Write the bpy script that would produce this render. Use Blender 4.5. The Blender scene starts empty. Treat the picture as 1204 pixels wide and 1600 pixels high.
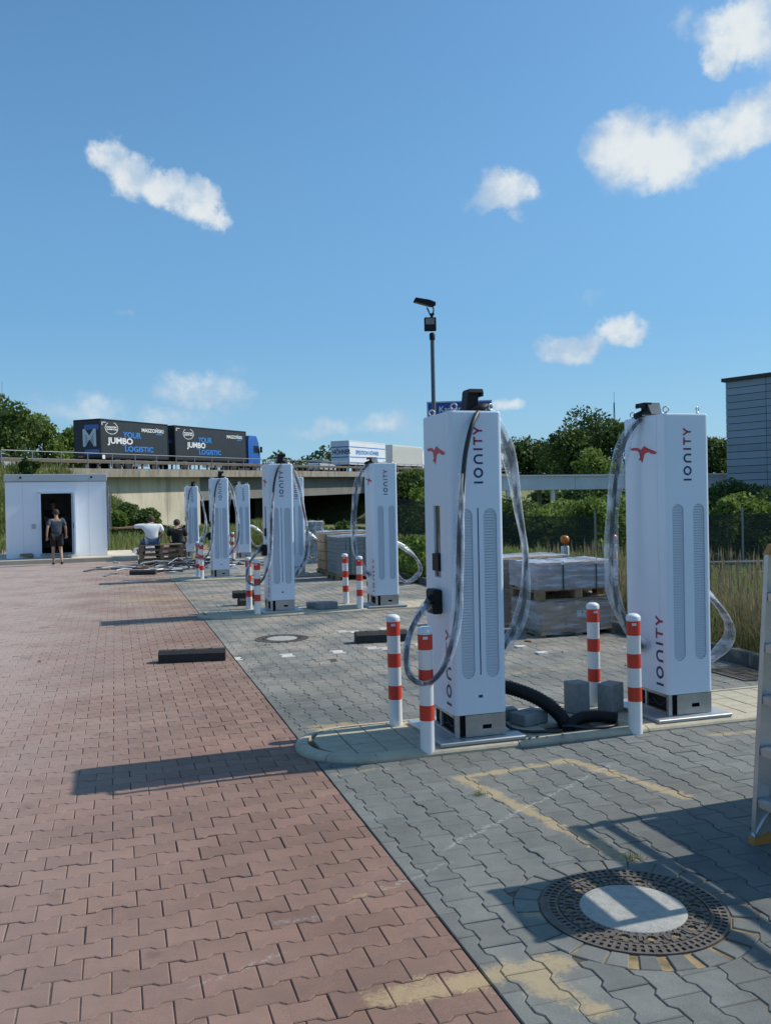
import bpy, bmesh, math, random
import numpy as np
from mathutils import Vector, Matrix

rnd = random.Random(7)
rng = np.random.default_rng(7)
R = math.radians
sc = bpy.context.scene
COL = sc.collection

# ------------------------------------------------------------------ camera, world, sun, exposure
CAM_H = 1.67
FPX = 1380.0
pitch = -math.atan(16 / 1380.0)
roll = R(1.15)
f_ = Vector((0, math.cos(pitch), math.sin(pitch)))
u0 = Vector((0, -math.sin(pitch), math.cos(pitch)))
r0 = Vector((1, 0, 0))
c_, s_ = math.cos(roll), math.sin(roll)
r_ = c_ * r0 - s_ * u0
u_ = s_ * r0 + c_ * u0
cam = bpy.data.cameras.new('camera')
cam.sensor_fit = 'VERTICAL'
cam.sensor_height = 36
cam.lens = FPX / 1600 * 36
cam.clip_end = 6000
camo = bpy.data.objects.new('camera', cam)
camo.matrix_world = Matrix(((r_.x, u_.x, -f_.x, 0), (r_.y, u_.y, -f_.y, 0), (r_.z, u_.z, -f_.z, CAM_H), (0, 0, 0, 1)))
COL.objects.link(camo)
sc.camera = camo

SUN_EL = R(43)
SUN_AZ = R(70.7)          # clockwise from +Y
sun = bpy.data.lights.new('sun', 'SUN')
sun.energy = 4.1
sun.angle = R(0.55)
sun.color = (1.0, 0.93, 0.82)
suno = bpy.data.objects.new('sun', sun)
sdir = Vector((math.sin(SUN_AZ) * math.cos(SUN_EL), math.cos(SUN_AZ) * math.cos(SUN_EL), math.sin(SUN_EL)))
suno.rotation_euler = sdir.to_track_quat('Z', 'Y').to_euler()
suno.location = (30, 10, 40)
COL.objects.link(suno)
sc.view_settings.view_transform = 'Standard'
sc.view_settings.look = 'None'
sc.view_settings.exposure = EXPO = 0.06
sc.view_settings.gamma = 1
sc.view_settings.use_curve_mapping = False


class G:
    """small node-graph helper"""
    def __init__(s, tree):
        s.t = tree
        s.n = tree.nodes
        s.l = tree.links

    def put(s, sock, v):
        if v is None:
            return
        if hasattr(v, 'is_output'):
            s.l.new(v, sock)
        else:
            sock.default_value = v

    def m(s, op, a, b=None, c=None, clamp=False):
        n = s.n.new('ShaderNodeMath')
        n.operation = op
        n.use_clamp = clamp
        s.put(n.inputs[0], a)
        s.put(n.inputs[1], b)
        s.put(n.inputs[2], c)
        return n.outputs[0]

    def vm(s, op, a, b=None, sc_=None):
        n = s.n.new('ShaderNodeVectorMath')
        n.operation = op
        s.put(n.inputs[0], a)
        s.put(n.inputs[1], b)
        if sc_ is not None:
            s.put(n.inputs['Scale'], sc_)
        return n.outputs['Value'] if op in ('DOT_PRODUCT', 'LENGTH', 'DISTANCE') else n.outputs[0]

    def noise(s, vec, scale, detail=4, rough=0.55, color=False):
        n = s.n.new('ShaderNodeTexNoise')
        if vec is not None:
            s.l.new(vec, n.inputs['Vector'])
        n.inputs['Scale'].default_value = scale
        n.inputs['Detail'].default_value = detail
        n.inputs['Roughness'].default_value = rough
        return n.outputs['Color' if color else 'Fac']

    def ss(s, x, lo, hi, a=0.0, b=1.0):
        n = s.n.new('ShaderNodeMapRange')
        n.interpolation_type = 'SMOOTHSTEP'
        s.put(n.inputs[0], x)
        s.put(n.inputs[1], lo)
        s.put(n.inputs[2], hi)
        n.inputs[3].default_value = a
        n.inputs[4].default_value = b
        return n.outputs[0]

    def mix(s, f, a, b, mode='MIX'):
        n = s.n.new('ShaderNodeMix')
        n.data_type = 'RGBA'
        n.blend_type = mode
        s.put(n.inputs[0], f)
        for i, v in ((6, a), (7, b)):
            if isinstance(v, (tuple, list)) and len(v) == 3:
                v = (*v, 1)
            s.put(n.inputs[i], v)
        return n.outputs[2]

    def xyz(s, v):
        n = s.n.new('ShaderNodeSeparateXYZ')
        s.l.new(v, n.inputs[0])
        return n.outputs


# ---- world: Nishita sky plus cumulus clouds placed by azimuth and elevation
w = bpy.data.worlds.new('World')
sc.world = w
w.use_nodes = True
g = G(w.node_tree)
bg = g.n['Background']
sky = g.n.new('ShaderNodeTexSky')
sky.sky_type = 'NISHITA'
sky.sun_disc = False
sky.sun_elevation = SUN_EL
sky.sun_rotation = SUN_AZ
sky.air_density = 1.0
sky.dust_density = 1.1
sky.ozone_density = 2.2
SKY_K = 0.12
tc = g.n.new('ShaderNodeTexCoord').outputs['Generated']
X, Y, Z = g.xyz(tc)
az = g.m('ARCTAN2', X, Y)
el = g.m('ARCSINE', Z)


def px_dir(x, y):
    d = (x - 602) / FPX * r_ - (y - 800) / FPX * u_ + f_
    d.normalize()
    return math.atan2(d.x, d.y), math.asin(d.z)


# clouds: azimuth, elevation (rad), half width, half height, tilt, density
CL = []
for (x, y, a, b, t, dns) in [(172, 244, 34, 26, 20, 1.0), (212, 275, 50, 30, 22, 1.0), (262, 302, 44, 27, 20, 1), (308, 324, 38, 36, 10, 1),
                             (788, 304, 60, 30, 0, .95), (806, 342, 18, 11, 0, .45), (985, 236, 70, 56, 0, 1.0), (1050, 238, 62, 54, 0, 1),
                             (1115, 208, 62, 44, -18, 1), (1180, 188, 56, 36, -22, 1), (1250, 165, 70, 44, 0, 1), (1168, 28, 64, 36, -10, .9), (1135, 74, 36, 28, -40, 1), (1185, 62, 44, 40, -20, 1), (1260, 40, 80, 70, 0, 1), (1085, 28, 22, 24, 0, .4),
                             (895, 540, 58, 24, 0, .85), (962, 522, 42, 26, 0, .85), (318, 610, 78, 36, 5, .62), (370, 578, 32, 12, 0, .25),
                             (130, 640, 90, 24, 0, .38), (255, 655, 110, 26, 0, .3), (500, 672, 60, 22, 0, .35), (600, 668, 80, 26, 0, .4),
                             (192, 490, 22, 12, 0, .3), (785, 635, 34, 13, 0, .45), (926, 462, 16, 13, 0, .22)]:
    aa, ee = px_dir(x, y)
    CL.append((aa, ee, a / FPX, b / FPX, R(-t), dns))
for (a_, e_, ha, hb) in [(-60, 14, 5, 2.4), (-75, 26, 6, 3), (-100, 12, 7, 2.5), (-130, 24, 6, 3), (-165, 15, 7, 3), (150, 22, 7, 3.2),
                         (118, 12, 6, 2.5), (90, 26, 6, 3), (62, 15, 6, 3), (48, 30, 6, 3), (40, 12, 4, 1.8), (-40, 38, 5, 3)]:
    CL.append((R(a_), R(e_), R(ha), R(hb), 0, .95))
n1 = g.noise(tc, 16, 8, 0.62, color=True)
nv = g.vm('SUBTRACT', n1, (0.5, 0.5, 0.5))
nx, ny, nz = g.xyz(nv)
n2 = g.noise(tc, 21, 10, 0.64)
az2 = g.m('ADD', az, g.m('MULTIPLY', nx, 0.075))
el2 = g.m('ADD', el, g.m('MULTIPLY', ny, 0.06))
dens = None
for (a0, e0, ra, rb, t, dn) in CL:
    dx = g.m('SUBTRACT', az2, a0)
    dy = g.m('SUBTRACT', el2, e0)
    ct, st = math.cos(t), math.sin(t)
    p = g.m('ADD', g.m('MULTIPLY', dx, ct / ra), g.m('MULTIPLY', dy, st / ra))
    q = g.m('ADD', g.m('MULTIPLY', dx, -st / rb), g.m('MULTIPLY', dy, ct / rb))
    d = g.m('MULTIPLY', g.m('SUBTRACT', 1.25, g.m('ADD', g.m('MULTIPLY', p, p), g.m('MULTIPLY', q, q))), dn, clamp=True)
    dens = d if dens is None else g.m('MAXIMUM', dens, d)
dens0 = dens
dens = g.m('ADD', dens, g.m('MULTIPLY', g.m('SUBTRACT', n2, 0.5), g.ss(dens, 0.0, 0.3, 0, 1.55)))
mask = g.ss(dens, 0.04, 1.0)
n3 = g.noise(g.vm('ADD', tc, (0.012, 0.02, -0.02)), 19, 6, 0.55)
shade = g.ss(g.m('ADD', g.m('MULTIPLY', n3, 0.95), g.m('MULTIPLY', dens0, 0.12)), 0.42, 0.70)
ccol = g.mix(shade, (3.5, 4.6, 5.9), (6.7, 6.95, 6.9))
cov = g.m('MULTIPLY', mask, g.ss(el, -0.01, 0.05, 0.0, 0.9))
skyc = g.mix(1.0, sky.outputs[0], (0.67, 1.03, 1.19), 'MULTIPLY')
# pale milky veil toward the horizon, as on a humid summer day
veil = g.ss(el, -0.02, 0.60, 0.80, 0.10)
vcol = g.mix(g.ss(el, 0.0, 0.22), (2.75, 4.6, 6.2), (1.45, 3.25, 5.45))
skyc = g.mix(veil, skyc, vcol)
col = g.mix(cov, skyc, ccol)
g.l.new(col, bg.inputs[0])
bg.inputs[1].default_value = SKY_K

# ------------------------------------------------------------------ frames and object helpers
TH = R(17)
VV = Vector((math.cos(TH), math.sin(TH), 0))
UU = Vector((-math.sin(TH), math.cos(TH), 0))


def P(v, u, z=0.0):
    """site frame (v across the lane to the right, u along the lane away) -> world"""
    q = VV * v + UU * u
    return Vector((q.x, q.y, z))


def link(o, parent=None):
    COL.objects.link(o)
    if parent is not None:
        o.parent = parent
    return o


def tag(o, label=None, cat=None, group=None, kind=None):
    if label: o['label'] = label
    if cat: o['category'] = cat
    if group: o['group'] = group
    if kind: o['kind'] = kind
    return o


def empty(name, loc=(0, 0, 0), rz=0.0, label=None, cat=None, group=None, kind=None):
    o = bpy.data.objects.new(name, None)
    o.location = loc
    o.rotation_euler = (0, 0, rz)
    o.empty_display_size = 0.1
    link(o)
    return tag(o, label, cat, group, kind)


def copy_tree(o, parent=None):
    c = o.copy()
    COL.objects.link(c)
    c.parent = parent
    for ch in list(o.children):
        copy_tree(ch, c)
    return c


class MB:
    def __init__(s):
        s.v, s.f, s.mi = [], [], []
        s.smooth = []

    def add(s, vs, fs, mi=0, smooth=False):
        b = len(s.v)
        s.v.extend([tuple(q) for q in vs])
        for f in fs:
            s.f.append(tuple(b + i for i in f))
            s.mi.append(mi)
            s.smooth.append(smooth)
        return s

    def box(s, c, d, mi=0, rot=None, taper=None):
        """c centre, d full sizes, rot Matrix 3x3"""
        hx, hy, hz = d[0] / 2, d[1] / 2, d[2] / 2
        t = taper or (1, 1)
        vs = []
        for sz in (-1, 1):
            kx, ky = (1, 1) if sz < 0 else t
            for sx, sy in ((-1, -1), (1, -1), (1, 1), (-1, 1)):
                p = Vector((sx * hx * kx, sy * hy * ky, sz * hz))
                if rot is not None:
                    p = rot @ p
                vs.append(p + Vector(c))
        s.add(vs, [(3, 2, 1, 0), (4, 5, 6, 7), (0, 1, 5, 4), (1, 2, 6, 5), (2, 3, 7, 6), (3, 0, 4, 7)], mi)
        return s

    def bbox(s, c, d, b=0.01, mi=0, rot=None):
        """box with all edges chamfered"""
        hx, hy, hz = d[0] / 2, d[1] / 2, d[2] / 2
        pts = []
        for sx in (-1, 1):
            for sy in (-1, 1):
                for sz in (-1, 1):
                    pts += [(sx * (hx - b), sy * (hy - b), sz * hz), (sx * (hx - b), sy * hy, sz * (hz - b)), (sx * hx, sy * (hy - b), sz * (hz - b))]
        bm = bmesh.new()
        for p in pts:
            q = Vector(p)
            if rot is not None:
                q = rot @ q
            bm.verts.new(q + Vector(c))
        bmesh.ops.convex_hull(bm, input=bm.verts)
        bmesh.ops.dissolve_limit(bm, angle_limit=0.02, verts=bm.verts, edges=bm.edges)
        bmesh.ops.recalc_face_normals(bm, faces=bm.faces)
        bm.verts.index_update()
        s.add([v.co for v in bm.verts], [[v.index for v in f.verts] for f in bm.faces], mi)
        bm.free()
        return s

    def hull(s, pts, mi=0):
        bm = bmesh.new()
        for p in pts:
            bm.verts.new(p)
        r = bmesh.ops.convex_hull(bm, input=bm.verts)
        bmesh.ops.delete(bm, geom=[e for e in r['geom_interior'] if isinstance(e, bmesh.types.BMVert)], context='VERTS')
        bmesh.ops.recalc_face_normals(bm, faces=bm.faces)
        bm.verts.index_update()
        s.add([v.co for v in bm.verts], [[v.index for v in f.verts] for f in bm.faces], mi)
        bm.free()
        return s

    def prism(s, poly, z0, z1, mi=0):
        """vertical prism over a ccw 2D polygon"""
        n = len(poly)
        vs = [(x, y, z0) for x, y in poly] + [(x, y, z1) for x, y in poly]
        fs = [tuple(range(n - 1, -1, -1)), tuple(range(n, 2 * n))]
        fs += [(i, (i + 1) % n, n + (i + 1) % n, n + i) for i in range(n)]
        return s.add(vs, fs, mi)

    def lathe(s, prof, seg=24, c=(0, 0, 0), mi=0, smooth=True, axis=None):
        """prof: list of (r, z)"""
        vs, fs = [], []
        for (r, z) in prof:
            for k in range(seg):
                a = 2 * math.pi * k / seg
                p = Vector((r * math.cos(a), r * math.sin(a), z))
                if axis is not None:
                    p = axis @ p
                vs.append(p + Vector(c))
        for i in range(len(prof) - 1):
            for k in range(seg):
                k2 = (k + 1) % seg
                fs.append((i * seg + k, i * seg + k2, (i + 1) * seg + k2, (i + 1) * seg + k))
        s.add(vs, fs, mi, smooth)
        caps = []
        if prof[0][0] > 1e-4: caps.append(tuple(range(seg - 1, -1, -1)))
        if prof[-1][0] > 1e-4: caps.append(tuple(range((len(prof) - 1) * seg, len(prof) * seg)))
        for cp in caps:
            s.add([vs[i] for i in cp], [tuple(range(len(cp)))], mi)
        return s

    def tube(s, pts, r, seg=8, mi=0, cap=True, smooth=True, rfun=None):
        pts = [Vector(p) for p in pts]
        n = len(pts)
        rings = []
        up = Vector((0.13, 0.21, 0.97)).normalized()
        prev = None
        for i, p in enumerate(pts):
            t = (pts[min(i + 1, n - 1)] - pts[max(i - 1, 0)]).normalized()
            if prev is None:
                a = t.cross(up)
                if a.length < 1e-3:
                    a = t.cross(Vector((1, 0, 0)))
            else:
                a = prev - t * prev.dot(t)
            a.normalize()
            prev = a
            b = t.cross(a)
            rad = r if rfun is None else rfun(i / (n - 1))
            ring = []
            for k in range(seg):
                an = 2 * math.pi * k / seg
                rr = rad if not callable(rad) else rad(an)
                ring.append(p + (a * math.cos(an) + b * math.sin(an)) * rr)
            rings.append(ring)
        vs = [q for rg in rings for q in rg]
        fs = []
        for i in range(n - 1):
            for k in range(seg):
                k2 = (k + 1) % seg
                fs.append((i * seg + k, (i + 1) * seg + k, (i + 1) * seg + k2, i * seg + k2))
        s.add(vs, fs, mi, smooth)
        if cap:
            for cp in (tuple(range(seg)), tuple(range(len(vs) - 1, len(vs) - seg - 1, -1))):
                s.add([vs[i] for i in cp], [tuple(range(seg))], mi)
        return s

    def mesh(s, name, mats):
        me = bpy.data.meshes.new(name)
        me.from_pydata(s.v, [], s.f)
        if not isinstance(mats, (list, tuple)):
            mats = [mats]
        for m_ in mats:
            me.materials.append(m_)
        me.polygons.foreach_set('material_index', s.mi)
        me.polygons.foreach_set('use_smooth', s.smooth)
        me.update()
        return me

    def build(s, name, mats, parent=None, loc=(0, 0, 0), rot=(0, 0, 0), **kw):
        o = bpy.data.objects.new(name, s.mesh(name, mats))
        o.location = loc
        o.rotation_euler = rot
        link(o, parent)
        return tag(o, **kw)


def spline(pts, n=8):
    """Catmull-Rom through points"""
    pts = [Vector(p) for p in pts]
    q = [pts[0] * 2 - pts[1]] + pts + [pts[-1] * 2 - pts[-2]]
    out = []
    for i in range(1, len(q) - 2):
        p0, p1, p2, p3 = q[i - 1:i + 3]
        for k in range(n):
            t = k / n
            out.append(0.5 * ((2 * p1) + (p2 - p0) * t + (2 * p0 - 5 * p1 + 4 * p2 - p3) * t * t + (3 * p1 - p0 - 3 * p2 + p3) * t ** 3))
    out.append(pts[-1])
    return out


def obj_mesh(name, me, parent=None, loc=(0, 0, 0), rot=(0, 0, 0), **kw):
    o = bpy.data.objects.new(name, me)
    o.location = loc
    o.rotation_euler = rot
    link(o, parent)
    return tag(o, **kw)


def text_mesh(txt, size, mat, bold=0.0, extrude=0.004, xscale=1.0, shear=0.0):
    """flat print; origin at the left end of the baseline"""
    cu = bpy.data.curves.new('t', 'FONT')
    cu.body = txt
    cu.size = size
    cu.offset = bold
    cu.extrude = extrude
    cu.shear = shear
    o = bpy.data.objects.new('t', cu)
    COL.objects.link(o)
    bpy.context.view_layer.update()
    dg = bpy.context.evaluated_depsgraph_get()
    me = bpy.data.meshes.new_from_object(o.evaluated_get(dg))
    bpy.data.objects.remove(o)
    bpy.data.curves.remove(cu)
    me.materials.clear()
    me.materials.append(mat)
    xs = [v.co.x for v in me.vertices]
    wd = (max(xs) - min(xs)) if xs else 0
    for v in me.vertices:
        v.co.x *= xscale
    return me, wd * xscale


# ------------------------------------------------------------------ materials
def mat(name, col, rough=0.6, metal=0.0, noise=None, bump=0.0, spec=0.5, obj_coords=True, dirt=None, coat=0.0, trans=None, streak=None):
    """noise=(scale, amount): value variation; dirt=(colour, scale, threshold, strength)"""
    m_ = bpy.data.materials.new(name)
    m_.use_nodes = True
    g = G(m_.node_tree)
    b = g.n['Principled BSDF']
    b.inputs['Roughness'].default_value = rough
    b.inputs['Metallic'].default_value = metal
    b.inputs['Specular IOR Level'].default_value = spec
    if coat: b.inputs['Coat Weight'].default_value = coat
    t = g.n.new('ShaderNodeTexCoord')
    vec = t.outputs['Object'] if obj_coords else g.n.new('ShaderNodeNewGeometry').outputs['Position']
    if streak:
        vec = g.vm('MULTIPLY', vec, streak)
    c = (*col, 1)
    cur = None
    if noise:
        nf = g.noise(vec, noise[0], 6, 0.6)
        k = g.ss(nf, 0.25, 0.75, 1 - noise[1], 1 + noise[1])
        cur = g.vm('SCALE', c[:3], None, k)
        if bump:
            bn = g.n.new('ShaderNodeBump')
            bn.inputs['Strength'].default_value = bump
            bn.inputs['Distance'].default_value = 0.01
            g.l.new(g.noise(vec, noise[0] * 5, 5, 0.6), bn.inputs['Height'])
            g.l.new(bn.outputs[0], b.inputs['Normal'])
    if dirt:
        dn = g.noise(vec, dirt[1], 5, 0.65)
        f = g.ss(dn, dirt[2], dirt[2] + 0.2, 0, dirt[3])
        cur = g.mix(f, cur if cur is not None else c, dirt[0])
    if cur is None:
        b.inputs['Base Color'].default_value = c
    else:
        g.l.new(cur, b.inputs['Base Color'])
    m_['g'] = 1
    return m_


def film_mat(name, tint=(0.80, 0.87, 0.96), lo=.08, hi=.5, stretch=(9, 9, 4), bump=.35):
    m_ = bpy.data.materials.new(name)
    m_.use_nodes = True
    g = G(m_.node_tree)
    b = g.n['Principled BSDF']
    b.inputs['Base Color'].default_value = (*tint, 1)
    b.inputs['Roughness'].default_value = 0.18
    b.inputs['Specular IOR Level'].default_value = 0.9
    t = g.n.new('ShaderNodeTexCoord').outputs['Object']
    t = g.vm('MULTIPLY', t, stretch)
    nf = g.noise(t, 1.0, 3, 0.5)
    tr = g.n.new('ShaderNodeBsdfTransparent')
    mx = g.n.new('ShaderNodeMixShader')
    lw = g.n.new('ShaderNodeLayerWeight')
    lw.inputs[0].default_value = .45
    fac = g.m('ADD', g.ss(nf, 0.40, 0.72, lo, hi), g.m('MULTIPLY', lw.outputs['Facing'], .28), clamp=True)
    g.l.new(fac, mx.inputs[0])
    g.l.new(tr.outputs[0], mx.inputs[1])
    g.l.new(b.outputs[0], mx.inputs[2])
    bn = g.n.new('ShaderNodeBump')
    bn.inputs['Strength'].default_value = bump
    bn.inputs['Distance'].default_value = 0.02
    g.l.new(g.noise(t, 1.7, 3, 0.55), bn.inputs['Height'])
    g.l.new(bn.outputs[0], b.inputs['Normal'])
    g.l.new(mx.outputs[0], g.n['Material Output'].inputs[0])
    return m_


SEG_SAND = [  # site-frame strokes of spilt joint sand: x0,y0,x1,y1,width,strength
    (1.95, 4.95, 2.74, 5.04, .05, 1), (2.74, 5.04, 2.99, 4.2, .055, 1), (1.95, 4.95, 2.22, 3.54, .06, 1),
    (.83, 2.83, 1.47, 2.84, .09, .9), (1.31, 2.86, 1.45, 2.55, .09, .9), (1.40, 6.42, 1.71, 6.43, .10, .8), (3.5, 7.76, 4.3, 7.80, .16, .55),
    (2.5, 11.04, 3.6, 10.97, .35, .5), (.2, 16.4, 1.7, 16.2, .5, .7), (-.2, 19.6, 1.6, 19.2, .6, .5), (3.95, 5.2, 4.25, 5.18, .07, .7),
    (1.55, 3.22, 2.1, 3.1, .05, .7), (1.2, 5.28, 1.6, 5.30, .05, .5), (1.75, 7.2, 2.4, 7.25, .2, .35), (.85, 3.55, .95, 3.60, .03, .5)]
SEG_CHALK = [(1.45, 3.94, 2.91, 4.86, .012, .5), (.75, 3.47, .60, 3.49, .02, .25), (1.07, 3.63, 1.45, 3.80, .012, .35), (.2, 3.1, .55, 3.25, .01, .3)]


def paver_mat(name, col, col2, dusty):
    m_ = bpy.data.materials.new(name)
    m_.use_nodes = True
    g = G(m_.node_tree)
    b = g.n['Principled BSDF']
    pos = g.n.new('ShaderNodeNewGeometry').outputs['Position']
    rot = g.n.new('ShaderNodeVectorRotate')
    rot.rotation_type = 'Z_AXIS'
    rot.inputs['Angle'].default_value = -TH
    g.l.new(pos, rot.inputs['Vector'])
    site = rot.outputs[0]
    sx, sy, sz = g.xyz(site)
    at_ = g.n.new('ShaderNodeAttribute')
    at_.attribute_name = 'tone'
    tone = at_.outputs['Fac']
    fine = g.noise(site, 300, 3, 0.6)
    mid = g.noise(site, 9, 4, 0.6)
    big = g.noise(site, 0.9, 5, 0.6)
    c = g.mix(g.ss(mid, .3, .7), col, col2)
    k = g.m('MULTIPLY', g.m('ADD', 0.86, g.m('MULTIPLY', tone, 0.28)), g.ss(fine, .2, .8, .72, 1.28))
    k = g.m('MULTIPLY', k, g.ss(big, .3, .7, .86, 1.12))
    c = g.vm('SCALE', c, None, k)
    # white marking stones
    wa = g.n.new('ShaderNodeAttribute')
    wa.attribute_name = 'white'
    c = g.mix(wa.outputs['Fac'], c, (0.62, 0.60, 0.55))
    # dust
    far = g.ss(sy, dusty[0], dusty[1], dusty[2], dusty[3])
    dn = g.noise(site, 1.1, 7, 0.68)
    dust = g.m('MULTIPLY', far, g.ss(dn, .32, .72))
    c = g.mix(dust, c, (0.38, 0.33, 0.27))
    worn = g.m('MULTIPLY', g.ss(sx, 0.9, -1.6, 0.0, .8), g.m('MULTIPLY', g.ss(sy, 2.0, 9.0, .45, 1.0), g.ss(dn, .25, .6, .55, 1)))
    c = g.mix(worn, c, (0.40, 0.315, 0.285))
    spot = g.noise(site, 2.3, 4, .55)
    c = g.mix(g.ss(spot, .63, .72, 0, .35), c, (0.05, 0.048, 0.046))
    # sand strokes with ragged borders
    wob = g.noise(site, 11, 5, 0.7, color=True)
    w2 = g.noise(site, 60, 3, 0.7)
    wv = g.vm('SCALE', g.vm('SUBTRACT', wob, (.5, .5, .5)), None, 0.17)
    q = g.vm('MULTIPLY', g.vm('ADD', site, wv), (1, 1, 0))

    def strokes(lst, soft):
        tot = None
        for (x0, y0, x1, y1, wd, stg) in lst:
            d = Vector((x1 - x0, y1 - y0, 0))
            L = d.length
            d.normalize()
            rel = g.vm('SUBTRACT', q, (x0, y0, 0))
            t = g.m('DIVIDE', g.vm('DOT_PRODUCT', rel, tuple(d)), L, clamp=True)
            near = g.vm('SCALE', tuple(d * L), None, t)
            dist = g.vm('DISTANCE', rel, near)
            v = g.ss(dist, wd * soft, wd * 0.15, 0, stg)
            tot = v if tot is None else g.m('MAXIMUM', tot, v)
        return tot
    sand = strokes(SEG_SAND, 1.5)
    sand = g.ss(g.m('ADD', sand, g.m('MULTIPLY', g.m('SUBTRACT', g.m('ADD', g.m('MULTIPLY', w2, .5), g.m('MULTIPLY', mid, .5)), .5), 2.4)), .32, 1.0, 0, .92)
    sand = g.m('MULTIPLY', sand, g.ss(strokes(SEG_SAND, 2.2), 0.0, 0.15))
    c = g.mix(g.m('MULTIPLY', sand, .78), c, (0.44, 0.335, 0.185))
    c = g.mix(g.m('MULTIPLY', strokes(SEG_CHALK, 1.6), g.ss(w2, .38, .62)), c, (0.5, 0.5, 0.48))
    # scattered pale specks and yellow spots
    sp = g.noise(site, 5.5, 2, .5)
    c = g.mix(g.ss(sp, .76, .80, 0, .5), c, (0.55, 0.48, 0.36))
    g.l.new(c, b.inputs['Base Color'])
    b.inputs['Roughness'].default_value = 0.85
    b.inputs['Specular IOR Level'].default_value = 0.3
    bn = g.n.new('ShaderNodeBump')
    bn.inputs['Strength'].default_value = 0.35
    bn.inputs['Distance'].default_value = 0.003
    g.l.new(fine, bn.inputs['Height'])
    g.l.new(bn.outputs[0], b.inputs['Normal'])
    return m_


M = {}
M['red_stone'] = paver_mat('red_stone', (0.245, 0.146, 0.112), (0.210, 0.131, 0.105), (4.0, 20.0, 0.05, 0.80))
M['grey_stone'] = paver_mat('grey_stone', (0.125, 0.138, 0.134), (0.158, 0.168, 0.158), (5.2, 10.5, 0.14, 0.95))
M['joint'] = mat('joint_sand', (0.075, 0.06, 0.048), .95, noise=(6, .4), dirt=((0.3, 0.23, 0.14), 2.2, .52, .6), obj_coords=False)
M['slab'] = mat('slab_concrete', (0.40, 0.36, 0.27), .85, noise=(9, .14), bump=.25)
M['kerb'] = mat('kerb_concrete', (0.44, 0.39, 0.29), .85, noise=(5, .16), bump=.3, dirt=((0.2, 0.18, 0.14), 6, .55, .5))
M['dark_kerb'] = mat('dark_kerb', (0.10, 0.10, 0.10), .9, noise=(4, .3), bump=.3, dirt=((0.32, 0.28, 0.2), 5, .5, .5))
M['white'] = mat('white_paint', (0.68, 0.77, 0.88), .36, noise=(1.4, .025), dirt=((0.50, 0.53, 0.56), 2.6, .6, .22))
M['white_dull'] = mat('white_dull', (0.70, 0.73, 0.78), .5, noise=(2, .05))
M['louvre'] = mat('louvre_paint', (0.58, 0.63, 0.70), .5)
M['black'] = mat('black_plastic', (0.009, 0.009, 0.010), .58, spec=.3)
M['rubber'] = mat('recycled_rubber', (0.022, 0.022, 0.024), .75, noise=(30, .4), bump=.5)
M['dark'] = mat('hollow_shade', (0.01, 0.01, 0.011), .9)  # near-black stands in for shade inside hollows, gaps and holes
M['navy'] = mat('navy_print', (0.018, 0.022, 0.11), .45)
M['purple'] = mat('purple_print', (0.09, 0.015, 0.09), .45)
M['crimson'] = mat('crimson_print', (0.36, 0.02, 0.085), .45)
M['redp'] = mat('red_print', (0.55, 0.035, 0.05), .45)
M['steel'] = mat('plinth_steel', (0.42, 0.42, 0.41), .42, metal=.75, noise=(12, .12))
M['zinc'] = mat('zinc_plate', (0.50, 0.51, 0.52), .4, metal=.55, noise=(5, .1), dirt=((0.35, 0.3, 0.22), 4, .55, .4))
M['film'] = film_mat('clear_film', tint=(0.84, 0.91, 1.0), lo=.05, hi=.52, stretch=(16, 16, 6), bump=.55)
M['film_thick'] = film_mat('stretch_film', (0.55, 0.58, 0.64), .12, .62, (2.5, 2.5, 13), .8)
M['cable'] = mat('cable_black', (0.018, 0.02, 0.026), .5)
M['red_band'] = mat('red_band', (0.62, 0.045, 0.02), .45, noise=(8, .08))
M['bollard_w'] = mat('bollard_white', (0.78, 0.79, 0.80), .42, noise=(6, .04), dirt=((0.45, 0.42, 0.36), 7, .62, .3))
M['iron'] = mat('cast_iron', (0.115, 0.098, 0.085), .72, metal=.2, noise=(25, .3), bump=.4, dirt=((0.26, 0.21, 0.14), 9, .57, .5))
M['iron_shade'] = mat('iron_recess_shade', (0.03, 0.025, 0.02), .9)  # darker iron: shade painted onto hole floors and sunken faces
M['infill'] = mat('cover_concrete', (0.36, 0.355, 0.325), .85, noise=(22, .16), bump=.5, dirt=((0.25, 0.22, 0.17), 9, .6, .5))
M['film_silver'] = film_mat('silver_film', (0.50, 0.51, 0.60), .42, .85, (2.5, 2.5, 13), .9)
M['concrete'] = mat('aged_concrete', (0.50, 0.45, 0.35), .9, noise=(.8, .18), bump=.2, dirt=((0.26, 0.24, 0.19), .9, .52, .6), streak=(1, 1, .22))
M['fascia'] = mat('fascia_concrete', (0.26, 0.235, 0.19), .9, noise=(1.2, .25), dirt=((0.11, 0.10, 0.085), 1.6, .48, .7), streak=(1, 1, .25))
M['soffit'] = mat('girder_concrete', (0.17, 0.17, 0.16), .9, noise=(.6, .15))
M['block'] = mat('block_concrete', (0.24, 0.25, 0.25), .9, noise=(18, .15), bump=.4)
M['cardboard'] = mat('cardboard', (0.36, 0.25, 0.155), .85, noise=(4, .12))
M['wood'] = mat('pallet_wood', (0.25, 0.17, 0.105), .85, noise=(7, .25), bump=.3)
M['strap'] = mat('green_strap', (0.02, 0.07, 0.06), .4)
M['galv'] = mat('galvanised', (0.22, 0.23, 0.24), .5, metal=.6, noise=(8, .12))
M['pole'] = mat('pole_grey', (0.085, 0.10, 0.115), .5)
M['alu'] = mat('aluminium', (0.55, 0.56, 0.58), .34, metal=.85, noise=(10, .08), bump=.1)
M['orange'] = mat('orange_plastic', (0.50, 0.22, 0.05), .45)
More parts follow.
